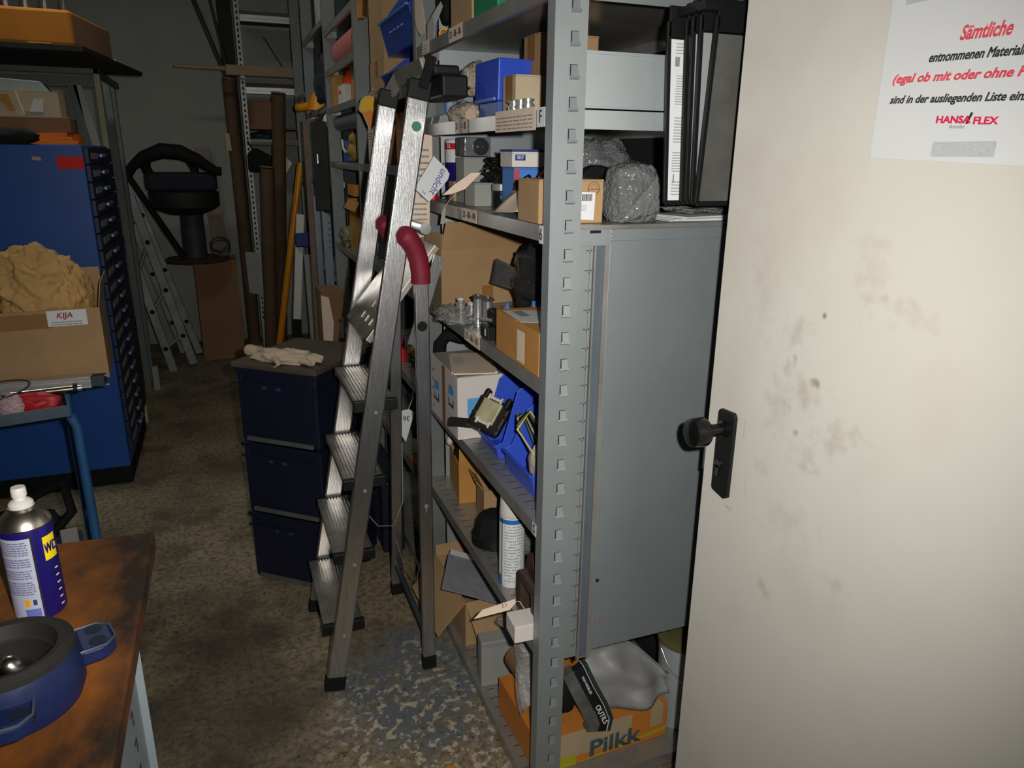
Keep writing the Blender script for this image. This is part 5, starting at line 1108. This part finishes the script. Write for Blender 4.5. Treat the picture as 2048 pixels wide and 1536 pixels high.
def patch(a0, a1, z0, z1, dr, n=10):
    mb = MB(); P = [V((x+(r+dr)*math.cos(lerp(a0, a1, k/n)), y+(r+dr)*math.sin(lerp(a0, a1, k/n)), 0)) for k in range(n+1)]
    for a, b in zip(P, P[1:]): mb.add([a+V((0, 0, z+z0)), b+V((0, 0, z+z0)), b+V((0, 0, z+z1)), a+V((0, 0, z+z1))], [(0, 1, 2, 3)])
    return mb
wl_ = part(o, 'white_label', patch(R(178), R(288), .004, .122, .0004, 16), CANTEXT)
pr = MB(); rn = random.Random(5)
for j in range(23):
    a = R(196)
    if j in (6, 11, 16): continue
    while a < R(276):
        w_ = R(rn.uniform(5, 14)); q = patch(a, min(a+w_, R(280)), .116-j*.0034, .1178-j*.0034, .0007, 2); a += w_+R(1.5)
        pr.v += q.v; pr.f += [tuple(i+len(pr.v)-len(q.v) for i in f) for f in q.f]; pr.m += q.m
part(wl_, 'small_print', pr, mat('blue_grey_print', srgb(110, 110, 150), .7))
part(wl_, 'barcode_block', patch(R(250), R(283), .006, .020, .0008, 4), mat('blue_print_lines', srgb(96, 110, 176), .6, 0, .3, 160, stretch=(1, 1, 4)))
part(wl_, 'warning_mark', patch(R(252), R(264), .0245, .0345, .0008, 4), YELLOW); part(wl_, 'warning_mark', patch(R(270), R(278), .0255, .0335, .0008, 4), NAVYP)
part(o, 'seam', patch(R(287), R(291.5), .004, .126, .0009, 3), mat('dark_seam', srgb(70, 64, 84), .3, .6))
lgp = part(o, 'yellow_shield', patch(R(313), R(350), .083, .117, .0005, 8), mat('shield_yellow', srgb(236, 210, 10), .5))
aa = R(331); text(lgp, 'WD', .019, (x+(r+.0012)*math.cos(aa), y+(r+.0012)*math.sin(aa), z+.100), V((-math.sin(aa), math.cos(aa), 0)), ZU, CANBLUE, bold=.0012, sx=.62)
for k in range(6): part(o, 'white_tick', patch(R(332), R(343), .066-k*.011, .068-k*.011, .0006, 2), LAMW)

cxx, cyy, zz = -.268, .838, 1.0006
o = thing('pipe_coupling', 'blue cast pipe coupling ring with bolt ears on the orange workbench', 'pipe coupling', (cxx, cyy, zz))
part(o, 'ring', MB().lathe([(.046, .006), (.055, 0), (.066, .006), (.071, .020), (.071, .052), (.066, .066), (.060, .070), (.056, .070), (.052, .058), (.046, .056), (.046, .006)], (cxx, cyy, zz), n=56), BLUECAST, smooth=35)
part(o, 'rubber_seal', MB().lathe([(.0555, .0705), (.0665, .0665), (.066, .073), (.058, .078), (.050, .076), (.046, .060), (.043, .058), (.043, .008), (.0458, .008), (.0458, .057), (.0515, .0585), (.0555, .0705)], (cxx, cyy, zz), n=56), RUBBERIN, smooth=40)
part(o, 'inner_disc', MB().lathe([(0, .010), (.042, .010), (.042, .014), (0, .014)], (cxx, cyy, zz), n=30), BLACKM)
def ear(a, zl, nm):
    d = V((math.cos(a), math.sin(a), 0)); s = V((-d.y, d.x, 0)); P = V((cxx, cyy, zz+zl))
    out = [P+d*.066+s*-.026, P+d*.092+s*-.026, P+d*.104+s*-.014, P+d*.104+s*.014, P+d*.092+s*.026, P+d*.066+s*.026]
    e = part(o, nm, MB().prism(out, (0, 0, .020)), BLUECAST, bevel=.004)
    for k in (-.012, .014): part(e, 'bolt_hole', MB().cyl(P+d*.086+s*k+V((0, 0, .0202)), P+d*.086+s*k+V((0, 0, .0208)), .009, n=20), mat('dark_navy_hole', srgb(10, 16, 36), .7))
    part(e, 'worn_rim', MB().tube([p+V((0, 0, .0195)) for p in out], .0018, 6), CASTTOP, smooth=60)
ear(R(18), .036, 'bolt_ear'); ear(R(-82), .030, 'bolt_ear'); ear(R(150), .036, 'bolt_ear')
o = thing('tin_stopper', 'shiny tin stopper lying inside the blue coupling ring', 'cap', (cxx+.012, cyy+.01, zz+.0146))
part(o, 'cap', MB().lathe([(.014, 0), (.0165, .004), (.013, .018), (.010, .026), (.006, .030), (0, .031)], (cxx+.008, cyy+.012, zz+.034), (-.45, -.3, .85), 28), mat('brushed_tin', (.62, .58, .52), .25, 1, .1), smooth=40)
part(o, 'stem', MB().cyl((cxx-.030, cyy-.010, zz+.0185), (cxx+.004, cyy+.010, zz+.034), .004), mat('brushed_tin', (.62, .58, .52)), smooth=40)

# ------------------------------------------------------------------ trolley with carton
kn = V((-.496, 2.491, 0)); ta = V((-math.cos(R(13)), -math.sin(R(13)), 0)); tb = V((-ta.y*-1, 0, 0)); tb = V((-math.sin(R(13)), math.cos(R(13)), 0))
o = thing('trolley', 'blue grey tubular trolley with a shallow tray in front of the blue cabinet', 'trolley', (kn.x-.3, kn.y+.15, 0))
AT = (ta*-1, tb, ZU); q = lambda a, b, z: kn+ta*a+tb*b+V((0, 0, z))
ty = MB().obox(q(.36, .24, .817), (.70, .46, .004), AT)
for c, sz in ((q(.36, .004, .834), (.72, .004, .036)), (q(.36, .476, .834), (.72, .004, .036)), (q(.002, .24, .834), (.004, .466, .036)), (q(.718, .24, .834), (.004, .466, .036))): ty.obox(c, sz, AT)
part(o, 'tray', ty, TRAY, bevel=.001)
part(o, 'lower_tray', MB().obox(q(.36, .24, .22), (.69, .44, .006), AT), SLATE)
for a, b in ((-.012, .012), (-.012, .468), (.732, .012), (.732, .468)):
    part(o, 'leg', MB().tube([q(a, b, .0), q(a, b, .78), q(a+(.012 if a < 0 else -.012), b, .812)], .0145, 12), BLUETUBE, smooth=50)
part(o, 'push_bar', MB().tube([q(-.012, .012, .30), q(-.012, .24, .30), q(-.012, .468, .30)], .010, 10), BLUETUBE, smooth=50)
o = thing('hand_pump', 'dark hand pump standing on the lower level of the trolley', 'pump', tuple(q(.20, .2, .2236)))
part(o, 'body', MB().blob(q(.22, .2, .34), (.16, .12, .115), .25, 2, 3, 30, flat=.2236), SLATE, smooth=80); part(o, 'hose', MB().tube([q(.12, .14, .36), q(.04, .10, .46), q(.05, .16, .54), q(.14, .2, .50), q(.2, .2, .42)], .016, 10), BLACKM, smooth=80)
part(o, 'pale_plate', MB().obox(q(.06, .06, .36), (.05, .01, .12), AT), CLOTHW, bevel=.004)
c_, M = carton('carton', 'open brown carton holding crumpled kraft paper on the trolley', (-.60, 2.905), .8535, (.35, .27, .245), R(4), CARD, flaps={'+x': (80, .085), '-x': (70, .07), '+y': (80, .1)})
part(c_, 'packing_tape', MB(M).box(-.175, .03, -.1358, -.1353, .185, .235), TAPE)
lb = part(c_, 'address_label', MB(M).box(.02, .135, -.1362, -.1357, .190, .243), LAMW); 
text(lb, 'KIJA', .026, ploc(M, .07, -.1372, .225), mdir(M, (1, 0, 0)), ZU, mat('dull_red_ink', srgb(170, 50, 66), .7), bold=.0012, shear=.2); part(lb, 'print', lines(ploc(M, .03, -.1366, .194), mdir(M, (1, 0, 0)), ZU, .09, .016, 2), INKG)
o = thing('kraft_paper', 'crumpled brown kraft paper bulging out of the trolley carton', 'paper', (-.60, 2.9, 1.10))
def crumple(c, r, seed, n=54):
    return MB().blob(c, r, .30, 1.5, seed, n, ridge=True)
part(o, 'sheet', crumple((-.603, 2.888, 1.16), (.125, .092, .138), 8, 120), KRAFT, smooth=80)
part(o, 'sheet', crumple((-.506, 2.90, 1.128), (.058, .08, .10), 13, 90), KRAFT, smooth=80)
o = thing('grease_jar', 'white jar with yellow lid at the left end of the trolley carton', 'jar', (-.735, 2.82, .862)); part(o, 'body', MB().lathe([(0, 0), (.026, 0), (.026, .295), (.023, .30)], (-.738, 2.808, .862), n=26), WHITEP, smooth=40); part(o, 'lid', MB().lathe([(.027, .3005), (.027, .335), (0, .335)], (-.738, 2.808, .862), n=26), YELLOW, smooth=40)
o = thing('aluminium_profile', 'aluminium profile with grey end cap lying across the trolley tray', 'profile', (-.56, 2.68, .854))
pf = MB()
for zc in (.8555, .888): pf.box(-.78, -.455, 2.655, 2.715, zc, zc+.004)
pf.box(-.78, -.455, 2.66, 2.664, .8595, .888).box(-.78, -.455, 2.706, 2.71, .8595, .888).box(-.78, -.455, 2.657, 2.66, .868, .880)
part(o, 'profile', pf, mat('satin_anodised', (.72, .72, .72), .35, .8, .05), bevel=.0008); part(o, 'end_cap', MB().box(-.4548, -.416, 2.658, 2.712, .858, .889), SLATE, bevel=.002)
for zc in (.8565, .8875): part(o, 'pin', MB().cyl((-.416, 2.68, zc), (-.405, 2.68, zc), .003), CHROME)
o = thing('air_cylinder', 'polished rod with black ring lying in front of the aluminium profile', 'rod', (-.6, 2.60, .854)); part(o, 'rod', MB().cyl((-.67, 2.6015, .8675), (-.502, 2.622, .8675), .0115, n=24), mat('warm_polished', (.78, .70, .56), .2, 1, .05), smooth=40); part(o, 'ring', MB().cyl((-.5018, 2.622, .8675), (-.490, 2.6235, .8675), .0165, n=24), BLACKP, smooth=40); part(o, 'tip', MB().cyl((-.4898, 2.6236, .8675), (-.478, 2.625, .8675), .010, n=20), CHROME, smooth=40)
o = thing('round_tub', 'white round tub with a loop of grey wire at the left edge of the trolley', 'tub', (-.715, 2.56, .82)); part(o, 'tub', MB().lathe([(0, 0), (.056, 0), (.059, .05), (.060, .052), (.060, .072), (.057, .075), (0, .075)], (-.750, 2.578, .8196), n=40), WHITEP, smooth=40)
part(o, 'wire_loop', MB().tube([(-.705+.105*math.cos(t*math.pi/16), 2.54+.075*math.sin(t*math.pi/16), .900+.018*math.sin(t*math.pi/16+1.0)) for t in range(32)], .0026, 6, closed=True), SLATE, smooth=80)
o = thing('mesh_bag', 'red mesh bag with pale pieces in the trolley tray', 'bag', (-.6, 2.50, .82)); part(o, 'bag', MB().blob((-.602, 2.545, .848), (.078, .028, .040), .2, 2.4, 3, 36, flat=.8208), REDP, smooth=80)
part(o, 'pale_net', MB().blob((-.655, 2.532, .852), (.038, .024, .040), .2, 3, 6, 28, flat=.8206), mat('pale_pink_net', srgb(196, 160, 166), .6, 0, .35, 70, stretch=(1, 1, 3)), smooth=80)
part(o, 'card_strip', MB().tube([(-.575, 2.504, .8265), (-.545, 2.511, .828), (-.525, 2.515, .8265)], .004, 8), CARDY, smooth=60)

# ------------------------------------------------------------------ blue drawer cabinet and the rack behind
o = thing('drawer_cabinet', 'tall blue steel drawer cabinet with a red sticker on its side', 'cabinet', (-.93, 4.3, 0))
part(o, 'body', MB().box(-1.32, -.548, 3.87, 4.72, .092, 1.627), BLUECAB, bevel=.004); part(o, 'plinth', MB().box(-1.30, -.55, 3.88, 4.70, 0, .0915), BLACKM)
part(o, 'red_sticker', MB().box(-.655, -.550, 3.8688, 3.8698, 1.525, 1.578), REDLAB); part(o, 'worn_sticker', MB().prism([(-.748, 3.8698, 1.577), (-.716, 3.8698, 1.575), (-.712, 3.8698, 1.560), (-.745, 3.8698, 1.562)], (0, -.0008, 0)), CARDC)
DW = mat('dark_drawer_front', srgb(26, 44, 78), .5, 0, .1); PULL = mat('pale_drawer_pull', srgb(150, 168, 190), .3, .6)
for k in range(19):
    z0 = 1.546-k*.0765
    d = part(o, 'drawer', MB().box(-.5478, -.530, 3.895, 4.70, z0, z0+.071), DW, bevel=.002)
    part(d, 'handle', MB().box(-.5298, -.514, 4.22, 4.36, z0+.026, z0+.044), PULL, bevel=.004); part(d, 'label_strip', MB().box(-.5298, -.5285, 3.96, 4.15, z0+.02, z0+.048), CLOTHW)
for k in range(3):
    solo('folder', ['lowest orange card folder on top of the blue cabinet', 'middle orange card folder on the blue cabinet', 'upper orange card folder under the brown carton on the cabinet'][k], 'folder', MB().prism([(-.86+.02*k, 3.885+.01*k, 1.6278+.0165*k), (-.565-.02*k, 3.90, 1.6278+.0165*k), (-.58, 4.18, 1.6278+.0165*k), (-.86, 4.16, 1.6278+.0165*k)], (0, 0, .0155)), ORANGE, bevel=.001, group='orange folders on the blue cabinet')
solo('carton_sheet', 'flat dark brown folded carton lying on the orange folders', 'carton', MB().prism([(-.90, 3.90, 1.678), (-.585, 3.91, 1.678), (-.60, 4.2, 1.678), (-.90, 4.2, 1.678)], (0, 0, .064)), CARDD, bevel=.003)
o, M = carton('carton', 'pale carton printed with brown shapes on the pile over the blue cabinet', (-.785, 4.03), 1.7425, (.335, .22, .104), 0, CARDC, tape=False)
part(o, 'print', MB(M).prism([(-.1, -.1104, .085), (-.02, -.1104, .088), (.0, -.1104, .02), (-.02, -.1104, .02), (-.05, -.1104, .06), (-.07, -.1104, .02), (-.10, -.1104, .03)], (0, -.0005, 0)), CARDY); part(o, 'print', MB(M).prism([(.05, -.1104, .02), (.075, -.1104, .075), (.11, -.1104, .07), (.10, -.1104, .015)], (0, -.0005, 0)), PAPER); part(o, 'print', MB(M).box(.03, .10, -.111, -.1104, .004, .02), INKG)
part(o, 'string', MB(M).tube([(.01, -.115, .1), (.02, -.116, .05), (.03, -.116, .008)], .003, 6), PAPERP)
solo('plastic_tray', 'grey white tray lying on the printed carton under the dark board', 'tray', MB().prism([(-.93, 4.0, 1.8475), (-.70, 4.0, 1.8475), (-.665, 4.0, 1.848), (-.695, 4.0, 1.893), (-.93, 4.0, 1.905)], (0, .14, 0)), mat('grey_tray', srgb(128, 138, 138), .4, 0, .1), bevel=.004)
solo('black_case', 'black bag lying at the left on the blue cabinet', 'bag', MB().blob((-.86, 3.86, 1.655), (.16, .03, .04), .25, 2, 3, 24, flat=1.6278), BLACKM, smooth=80)
for k, (xa, xb, xt, ta_, m, lb) in enumerate(((-.555, -.52, -.60, -.565, CLOTHW, 'pale strip of film leaning at the right end of the cabinet top'), (-.60, -.565, -.625, -.585, mat('smoky_strip', srgb(60, 60, 66), .4), 'smoky dark sheet leaning beside the pale film strip on the cabinet'))):
    solo('plastic_strip', lb, 'strip', MB().prism([(xa, 4.25, 1.6282), (xb, 4.25, 1.6282), (ta_, 4.25, 1.90), (xt, 4.25, 1.90)], (0, .004, 0)), m)
o = thing('steel_rack', 'cream and grey metal rack standing behind the blue cabinet', 'rack', (-1.0, 5.3, 0)); y0 = 4.80
part(o, 'post', MB().box(-.575, -.545, y0, y0+.03, 0, 2.027), CREAM, bevel=.003); part(o, 'post', MB().box(-.615, -.575, 5.75, 5.79, 0, 2.027), GREYG, bevel=.003); part(o, 'post', MB().box(-.61, -.57, 5.45, 5.48, 0, 2.02), GREYG, bevel=.003)
part(o, 'cross_beam', MB().box(-1.5, -.545, y0, y0+.03, 1.997, 2.027).box(-1.5, -.5752, y0+.0302, y0+.06, 1.93, 1.985), GREYG, bevel=.003); part(o, 'post', MB().box(-1.5, -1.47, y0, y0+.03, 0, 1.99), CREAM); part(o, 'side_rail', MB().box(-.572, -.548, y0+.0302, 5.75, 1.99, 2.025), GREYG)
o = thing('dark_board', 'long black board lying across the top of the cream rack', 'board', (-.7, 4.6, 2.029)); part(o, 'board', MB().prism([(-1.5, 4.02, 2.0275), (-.508, 4.05, 2.0275), (-.36, 5.18, 2.0275), (-1.5, 5.18, 2.0275)], (0, 0, .024)), BLACKBOARD, bevel=.002)
o = thing('carton', 'orange tinted carton tray on the black board at the upper left', 'carton', (-.75, 4.3, 2.052)); ob = [(-1.05, 4.06, 2.0525), (-.545, 4.07, 2.0525), (-.455, 4.62, 2.0525), (-.96, 4.62, 2.0525)]
part(o, 'body', MB().prism(ob, (0, 0, .145)), mat('orange_tinted_card', srgb(188, 116, 22), .8, 0, .06), bevel=.012); part(o, 'dark_side', MB().prism([(-.541, 4.085, 2.062), (-.4525, 4.61, 2.062), (-.4525, 4.61, 2.185), (-.541, 4.085, 2.185)], (.0015, 0, 0)), CARDD); part(o, 'yellow_label', MB().box(-.72, -.63, 4.045, 4.05, 2.0523, 2.058), YELLOW)
for k in range(4):
    solo('paper_sheet', ['leftmost curled white sheet standing on the orange carton', 'second curled white sheet from the left on the orange carton', 'third curled white sheet on the orange carton', 'slim white sheet at the right on the orange carton'][k], 'paper', MB().grid(lambda u, v: V((-.80+.075*k+.05*v*v-.03*u*v, 4.12+.1*u, 2.198+.14*v)), 6, 8), PAPER, smooth=80, solid=.001, group='curled sheets on the orange carton')
solo('paper_stack', 'white papers lying at the corner of the black board', 'paper', MB().prism([(-.445, 4.70, 2.0522), (-.405, 4.98, 2.0522), (-.50, 5.0, 2.0522), (-.54, 4.72, 2.0522)], (0, 0, .014)), PAPER)

# ------------------------------------------------------------------ far end of the room
UPR = mat('perforated_upright', srgb(150, 156, 150), .45, .3, .1)
o = thing('slotted_rack', 'tall slotted angle rack standing at the back wall', 'rack', (.46, 6.45, 0))
for x in (.222, .672):
    u = part(o, 'upright', MB().box(x, x+.038, 6.300, 6.303, 0, 2.95).box(x, x+.003, 6.303, 6.34, 0, 2.95), UPR)
    h_ = MB(); z = .3
    while z < 2.95: h_.box(x+.013, x+.025, 6.2995, 6.3, z, z+.020); z += .04
    part(u, 'hole', h_, DARKSTEEL)['kind'] = 'stuff'
for z, m in ((2.535, 0), (2.035, 0)):
    part(o, 'beam', MB().box(.261, .671, 6.304, 6.330, z, z+.02).box(.261, .671, 6.304, 6.330, z+.022, z+.045), mat('bright_galvanised', srgb(210, 216, 220), .35, .2, .08)); part(o, 'board', MB().box(.261, .71, 6.331, 6.80, z+.045, z+.075), mat('brown_grey_board', srgb(92, 84, 74), .8))
part(o, 'board', MB().box(.226, .71, 6.34, 6.8, 1.665, 1.685), CLOTHW); part(o, 'beam', MB().box(.261, .671, 6.306, 6.33, 1.685, 1.705), CLOTHW); part(o, 'beam', MB().box(.261, .671, 6.306, 6.33, 2.11, 2.14), CLOTHW); part(o, 'bracket', MB().box(.228, .255, 6.20, 6.2995, 2.13, 2.1495), UPR); part(o, 'diagonal_brace', MB().beam((.45, 6.79, 2.50), (.66, 6.79, 2.15), .012, .004, (0, 1, 0)), SLATE)
solo('timber_bar', 'long pale timber and tube lying across the slotted rack', 'timber', MB().box(.128, .640, 6.20, 6.275, 2.150, 2.222).cyl((-.22, 6.24, 2.198), (.127, 6.24, 2.195), .013, .018, n=12), WOODL, bevel=.004)
carton('carton', 'dark brown carton on the slotted rack above the black bag', (.39, 6.5), 1.8, (.26, .2, .19), 0, CARDD); part(o, 'board', MB().box(.245, .71, 6.34, 6.8, 1.78, 1.799), CARDD)
wrapped('film_bag', 'dim clutter of fittings between carton and white ledge on the rack', (.38, 6.48, 1.73), (.12, .1, .04), 3, 1.706, SLATE, None, cat='parts', amp=.4)
o = thing('black_bag', 'black bag with a strap hanging on the slotted rack', 'bag', (.33, 6.22, 1.46)); part(o, 'bag', MB().prism([(.225, 6.232, 1.46), (.225, 6.232, 1.60), (.29, 6.232, 1.645), (.41, 6.232, 1.58), (.41, 6.232, 1.46)], (0, .06, 0)), BLACKM, bevel=.02); part(o, 'strap', MB().beam((.235, 6.24, 1.69), (.275, 6.24, 1.62), .012, .03, (0, 1, 0)), BLACKM)
solo('torn_paper', 'torn white paper hanging between the brown tubes', 'paper', MB().prism([(.455, 6.15, 1.63), (.545, 6.15, 1.53), (.49, 6.15, 1.45), (.43, 6.15, 1.375), (.375, 6.15, 1.42), (.41, 6.15, 1.50)], (0, .002, 0)), PAPERP)
for k, (a, b, r, lb) in enumerate((((.150, 6.62, 2.15), (.168, 6.70, 0), .050, 'brown cardboard tube left of the slotted upright'), ((.475, 6.05, 2.02), (.37, 6.45, 0), .050, 'tall brown cardboard tube right of the torn paper'), ((.345, 5.92, 1.50), (.275, 6.22, 0), .050, 'shorter brown cardboard tube behind the torn paper'))):
    o = thing('cardboard_tube', lb, 'tube', b, 0, 'brown tubes leaning at the back'); part(o, 'tube', MB().cyl(b, a, r, n=28), TUBEB, smooth=40); part(o, 'end_cap', MB().cyl(V(a)+V((0, 0, .001)), V(a)+V((.001, 0, .012)), r*1.03, n=28), CARDD, smooth=40)
solo('paper_label', 'pale paper label stuck on the leftmost brown tube', 'label', MB().box(.085, .15, 6.60, 6.602, 1.62, 1.75), CARDC)
solo('white_plate', 'dirty white plate leaning between the left tubes', 'plate', MB().prism([(.15, 6.28, .52), (.248, 6.28, .50), (.252, 6.28, .84), (.143, 6.28, .85)], (0, .008, 0)), CLOTHW)
solo('yellow_pole', 'shiny yellow pole leaning beside the brown tubes', 'pole', MB().cyl((.300, 5.93, .005), (.588, 5.93, 1.535), .027, n=18), YPOLE, smooth=40)
o = thing('white_profile', 'long white profile with a blue clamp standing right of the yellow pole', 'profile', (.47, 5.62, 0)); part(o, 'profile', MB().beam((.450, 5.62, .42), (.528, 5.62, 1.185), .056, .04, (0, 1, 0)), WHITEP, bevel=.004); part(o, 'foot', MB().beam((.44, 5.62, .0), (.450, 5.62, .415), .06, .05, (0, 1, 0)), BLACKM); part(o, 'clamp', MB().box(.475, .612, 5.56, 5.597, .955, 1.055), NAVYP, bevel=.012)
solo('white_profile', 'shorter white profile standing under the blue clamp', 'profile', MB().beam((.560, 5.58, .0), (.552, 5.58, .90), .045, .03, (0, 1, 0)), CLOTHW, bevel=.003, group='white profiles at the back')
solo('steel_angle', 'grey steel angle bar standing behind the blue clamp', 'bar', MB().box(.575, .588, 5.66, 5.70, 0, 1.55), SLATE)
o = thing('tool_case', 'low black case on the floor behind the crates', 'case', (.42, 5.2, 0)); part(o, 'body', MB().box(.36, .56, 5.1, 5.3, 0, .30), BLACKBOARD, bevel=.01); part(o, 'label', MB().box(.46, .51, 5.097, 5.0995, .22, .245), CLOTHW)
solo('cardboard_sleeve', 'long pale pinkish carton leaning at the back wall', 'carton', MB().beam((.045, 6.80, .02), (-.105, 6.86, 1.64), .115, .07, (0, 1, 0)), TUBEP, bevel=.003)
solo('dark_rod', 'pair of thin dark rods leaning on the back wall near the top', 'rods', MB().cyl((.15, 6.82, 2.15), (-.052, 6.84, 2.75), .018, n=10).cyl((.165, 6.80, 2.15), (.04, 6.83, 2.95), .012, n=10).cyl((.16, 6.825, .0), (.16, 6.825, 2.15), .018, n=10), SLATE, smooth=50)
solo('dark_board', 'dark upright board at the back wall beside the slotted rack', 'board', MB().box(.115, .225, 6.86, 6.90, 0, 2.9), BLACKBOARD)
o = thing('vacuum_cleaner', 'dark industrial vacuum with a thick black hose on a round foot at the back', 'vacuum cleaner', (-.24, 6.2, .72))
part(o, 'head', MB().box(-.50, -.01, 6.06, 6.36, 1.325, 1.46), DNAVY, bevel=.03); part(o, 'drum', MB().lathe([(.12, 0), (.20, .03), (.245, .06), (.245, .165), (.20, .17)], (-.25, 6.21, 1.155), n=32), DGREEN, smooth=50)
part(o, 'hose', MB().tube([(-.615, 6.05, 1.42), (-.56, 6.05, 1.50), (-.48, 6.05, 1.565), (-.36, 6.05, 1.61), (-.24, 6.05, 1.60), (-.13, 6.05, 1.55), (-.02, 6.05, 1.475), (.03, 6.05, 1.47)], [.032, .033, .045, .055, .055, .045, .035, .03], 16), BLACKM, smooth=80)
part(o, 'suction_tube', MB().cyl((-.29, 6.0, .86), (-.62, 5.98, 1.50), .022, n=12), BLACKM, smooth=40)
part(o, 'side_arm', MB().tube([(-.47, 6.1, 1.57), (-.48, 6.1, 1.50), (-.46, 6.1, 1.44)], .035, 12).tube([(-.2, 6.1, 1.57), (-.16, 6.1, 1.50), (-.15, 6.1, 1.44)], .03, 12), BLACKM, smooth=80)
part(o, 'column', MB().lathe([(.085, 0), (.082, .30), (.09, .33)], (-.215, 6.2, .835), n=28), SLATE, smooth=40); part(o, 'foot', MB().lathe([(0, 0), (.225, 0), (.235, .012), (.22, .025), (.08, .03), (0, .03)], (-.205, 6.2, .804), n=40), RUST, smooth=40)
carton('carton', 'tall brown carton carrying the dark round foot at the back', (-.085, 6.36), 0, (.31, .28, .80), 0, CARDD)
solo('wire_coil', 'coil of thin dark wire beside the column at the back', 'wire', MB().tube([(-.03+.07*math.cos(t*.5), 6.15+.02*math.sin(t*.3), .915+.055*math.sin(t*.5)+.02*math.sin(t*.13)) for t in range(40)]+[(-.06, 6.2, .836)], .004, 6), SLATE, smooth=80)
LAD = mat('dull_aluminium', (.30, .31, .31), .6, .5, .25)
def old_ladder(name, label, rails, group):
    o = thing(name, label, 'ladder', rails[0][0], 0, group)
    for (b, t, w) in rails:
        b = V(b); t = V(t); r_ = part(o, 'rail', MB().beam(b, t, w, .03, (0, 1, 0)), LAD, bevel=.003)
        L_ = (t-b).length; d = (t-b)/L_
        for s in (.18, .46, .74):
            p = b+d*L_*s+V((0, -.0155, 0)); part(r_, 'rung_hole', MB().cyl(p, p+V((0, -.001, 0)), .017, n=16), DARKSTEEL)
    for s in (.18, .46, .74):
        a, b = [lerp(V(r[0]), V(r[1]), s) for r in rails[:2]]
        if (a-b).length > .08: part(o, 'rung', MB().cyl(a+V((0, .016, 0)), b+V((0, .016, 0)), .013, n=10), LAD, smooth=40)
old_ladder('ladder', 'dull aluminium ladder with black rung holes leaning beside the drawer cabinet', [((-.315, 6.05, .03), (-.60, 6.05, 1.30), .06), ((-.455, 5.97, .0), (-.66, 5.97, 1.02), .058)], 'old ladders at the back')
old_ladder('ladder', 'darker ladder leaning behind the holed aluminium ladder', [((-.28, 6.42, .02), (-.67, 6.42, 1.53), .055), ((-.40, 6.47, .02), (-.74, 6.47, 1.45), .05)], 'old ladders at the back')
solo('grey_block', 'small pale block on the floor under the leaning ladder', 'block', MB().box(-.56, -.52, 5.5, 5.54, 0, .17), CLOTHW, bevel=.003)
solo('paper_scrap', 'small white scrap on the dark floor near the tubes', 'scrap', MB().prism([(.03, 6.35, .0005), (.07, 6.33, .0005), (.08, 6.36, .0005), (.04, 6.38, .0005)], (0, 0, .002)), PAPER)
solo('floor_chip', 'orange yellow chip on the concrete near the shelf foot', 'chip', MB().prism([(.425, 1.555, .0005), (.445, 1.545, .0005), (.452, 1.56, .0005), (.432, 1.572, .0005)], (0, 0, .002)), YPOLE)

# ------------------------------------------------------------------ camera, flash, world
sc = bpy.context.scene
cam = bpy.data.cameras.new('camera'); cam.sensor_width = 36; cam.lens = 1472.13/2048*36; cam.clip_start = .02
co = bpy.data.objects.new('camera', cam); COL.objects.link(co)
rot = Matrix(((0.93336313, 0.09572955, -0.34593226), (-0.35875146, 0.27949945, -0.8906051), (0.01143065, 0.95536166, 0.2952176)))
co.matrix_world = Matrix.Translation((0, 0, 1.6)) @ rot.to_4x4(); sc.camera = co
fl = bpy.data.lights.new('camera_flash', 'SPOT'); fl.energy = 116; fl.spot_size = R(106); fl.spot_blend = 1; fl.shadow_soft_size = .012
fl.color = (1, .975, .94)
fo = bpy.data.objects.new('camera_flash', fl); COL.objects.link(fo)
fo.location = V((0, 0, 1.6)) + rot @ V((.062, .035, 0))
aim = rot @ V((-120, 60, -1472.13)); fo.rotation_euler = aim.to_track_quat('-Z', 'Y').to_euler()
al = bpy.data.lights.new('ceiling_tube_light', 'AREA'); al.shape = 'RECTANGLE'; al.size = 1.4; al.size_y = .25; al.energy = 14; al.color = (.95, 1, .92)
ao = bpy.data.objects.new('ceiling_tube_light', al); COL.objects.link(ao); ao.location = (-.75, 3.9, 3.27)
w = bpy.data.worlds.new('world'); sc.world = w; w.use_nodes = True
w.node_tree.nodes['Background'].inputs['Color'].default_value = (.8, .95, 1, 1); w.node_tree.nodes['Background'].inputs['Strength'].default_value = .012
vs = sc.view_settings; vs.view_transform = 'Standard'; vs.look = 'None'; vs.exposure = 0; vs.gamma = 1; vs.use_curve_mapping = False
sc.cycles.use_denoising = True; sc.cycles.max_bounces = 6; sc.cycles.transparent_max_bounces = 16
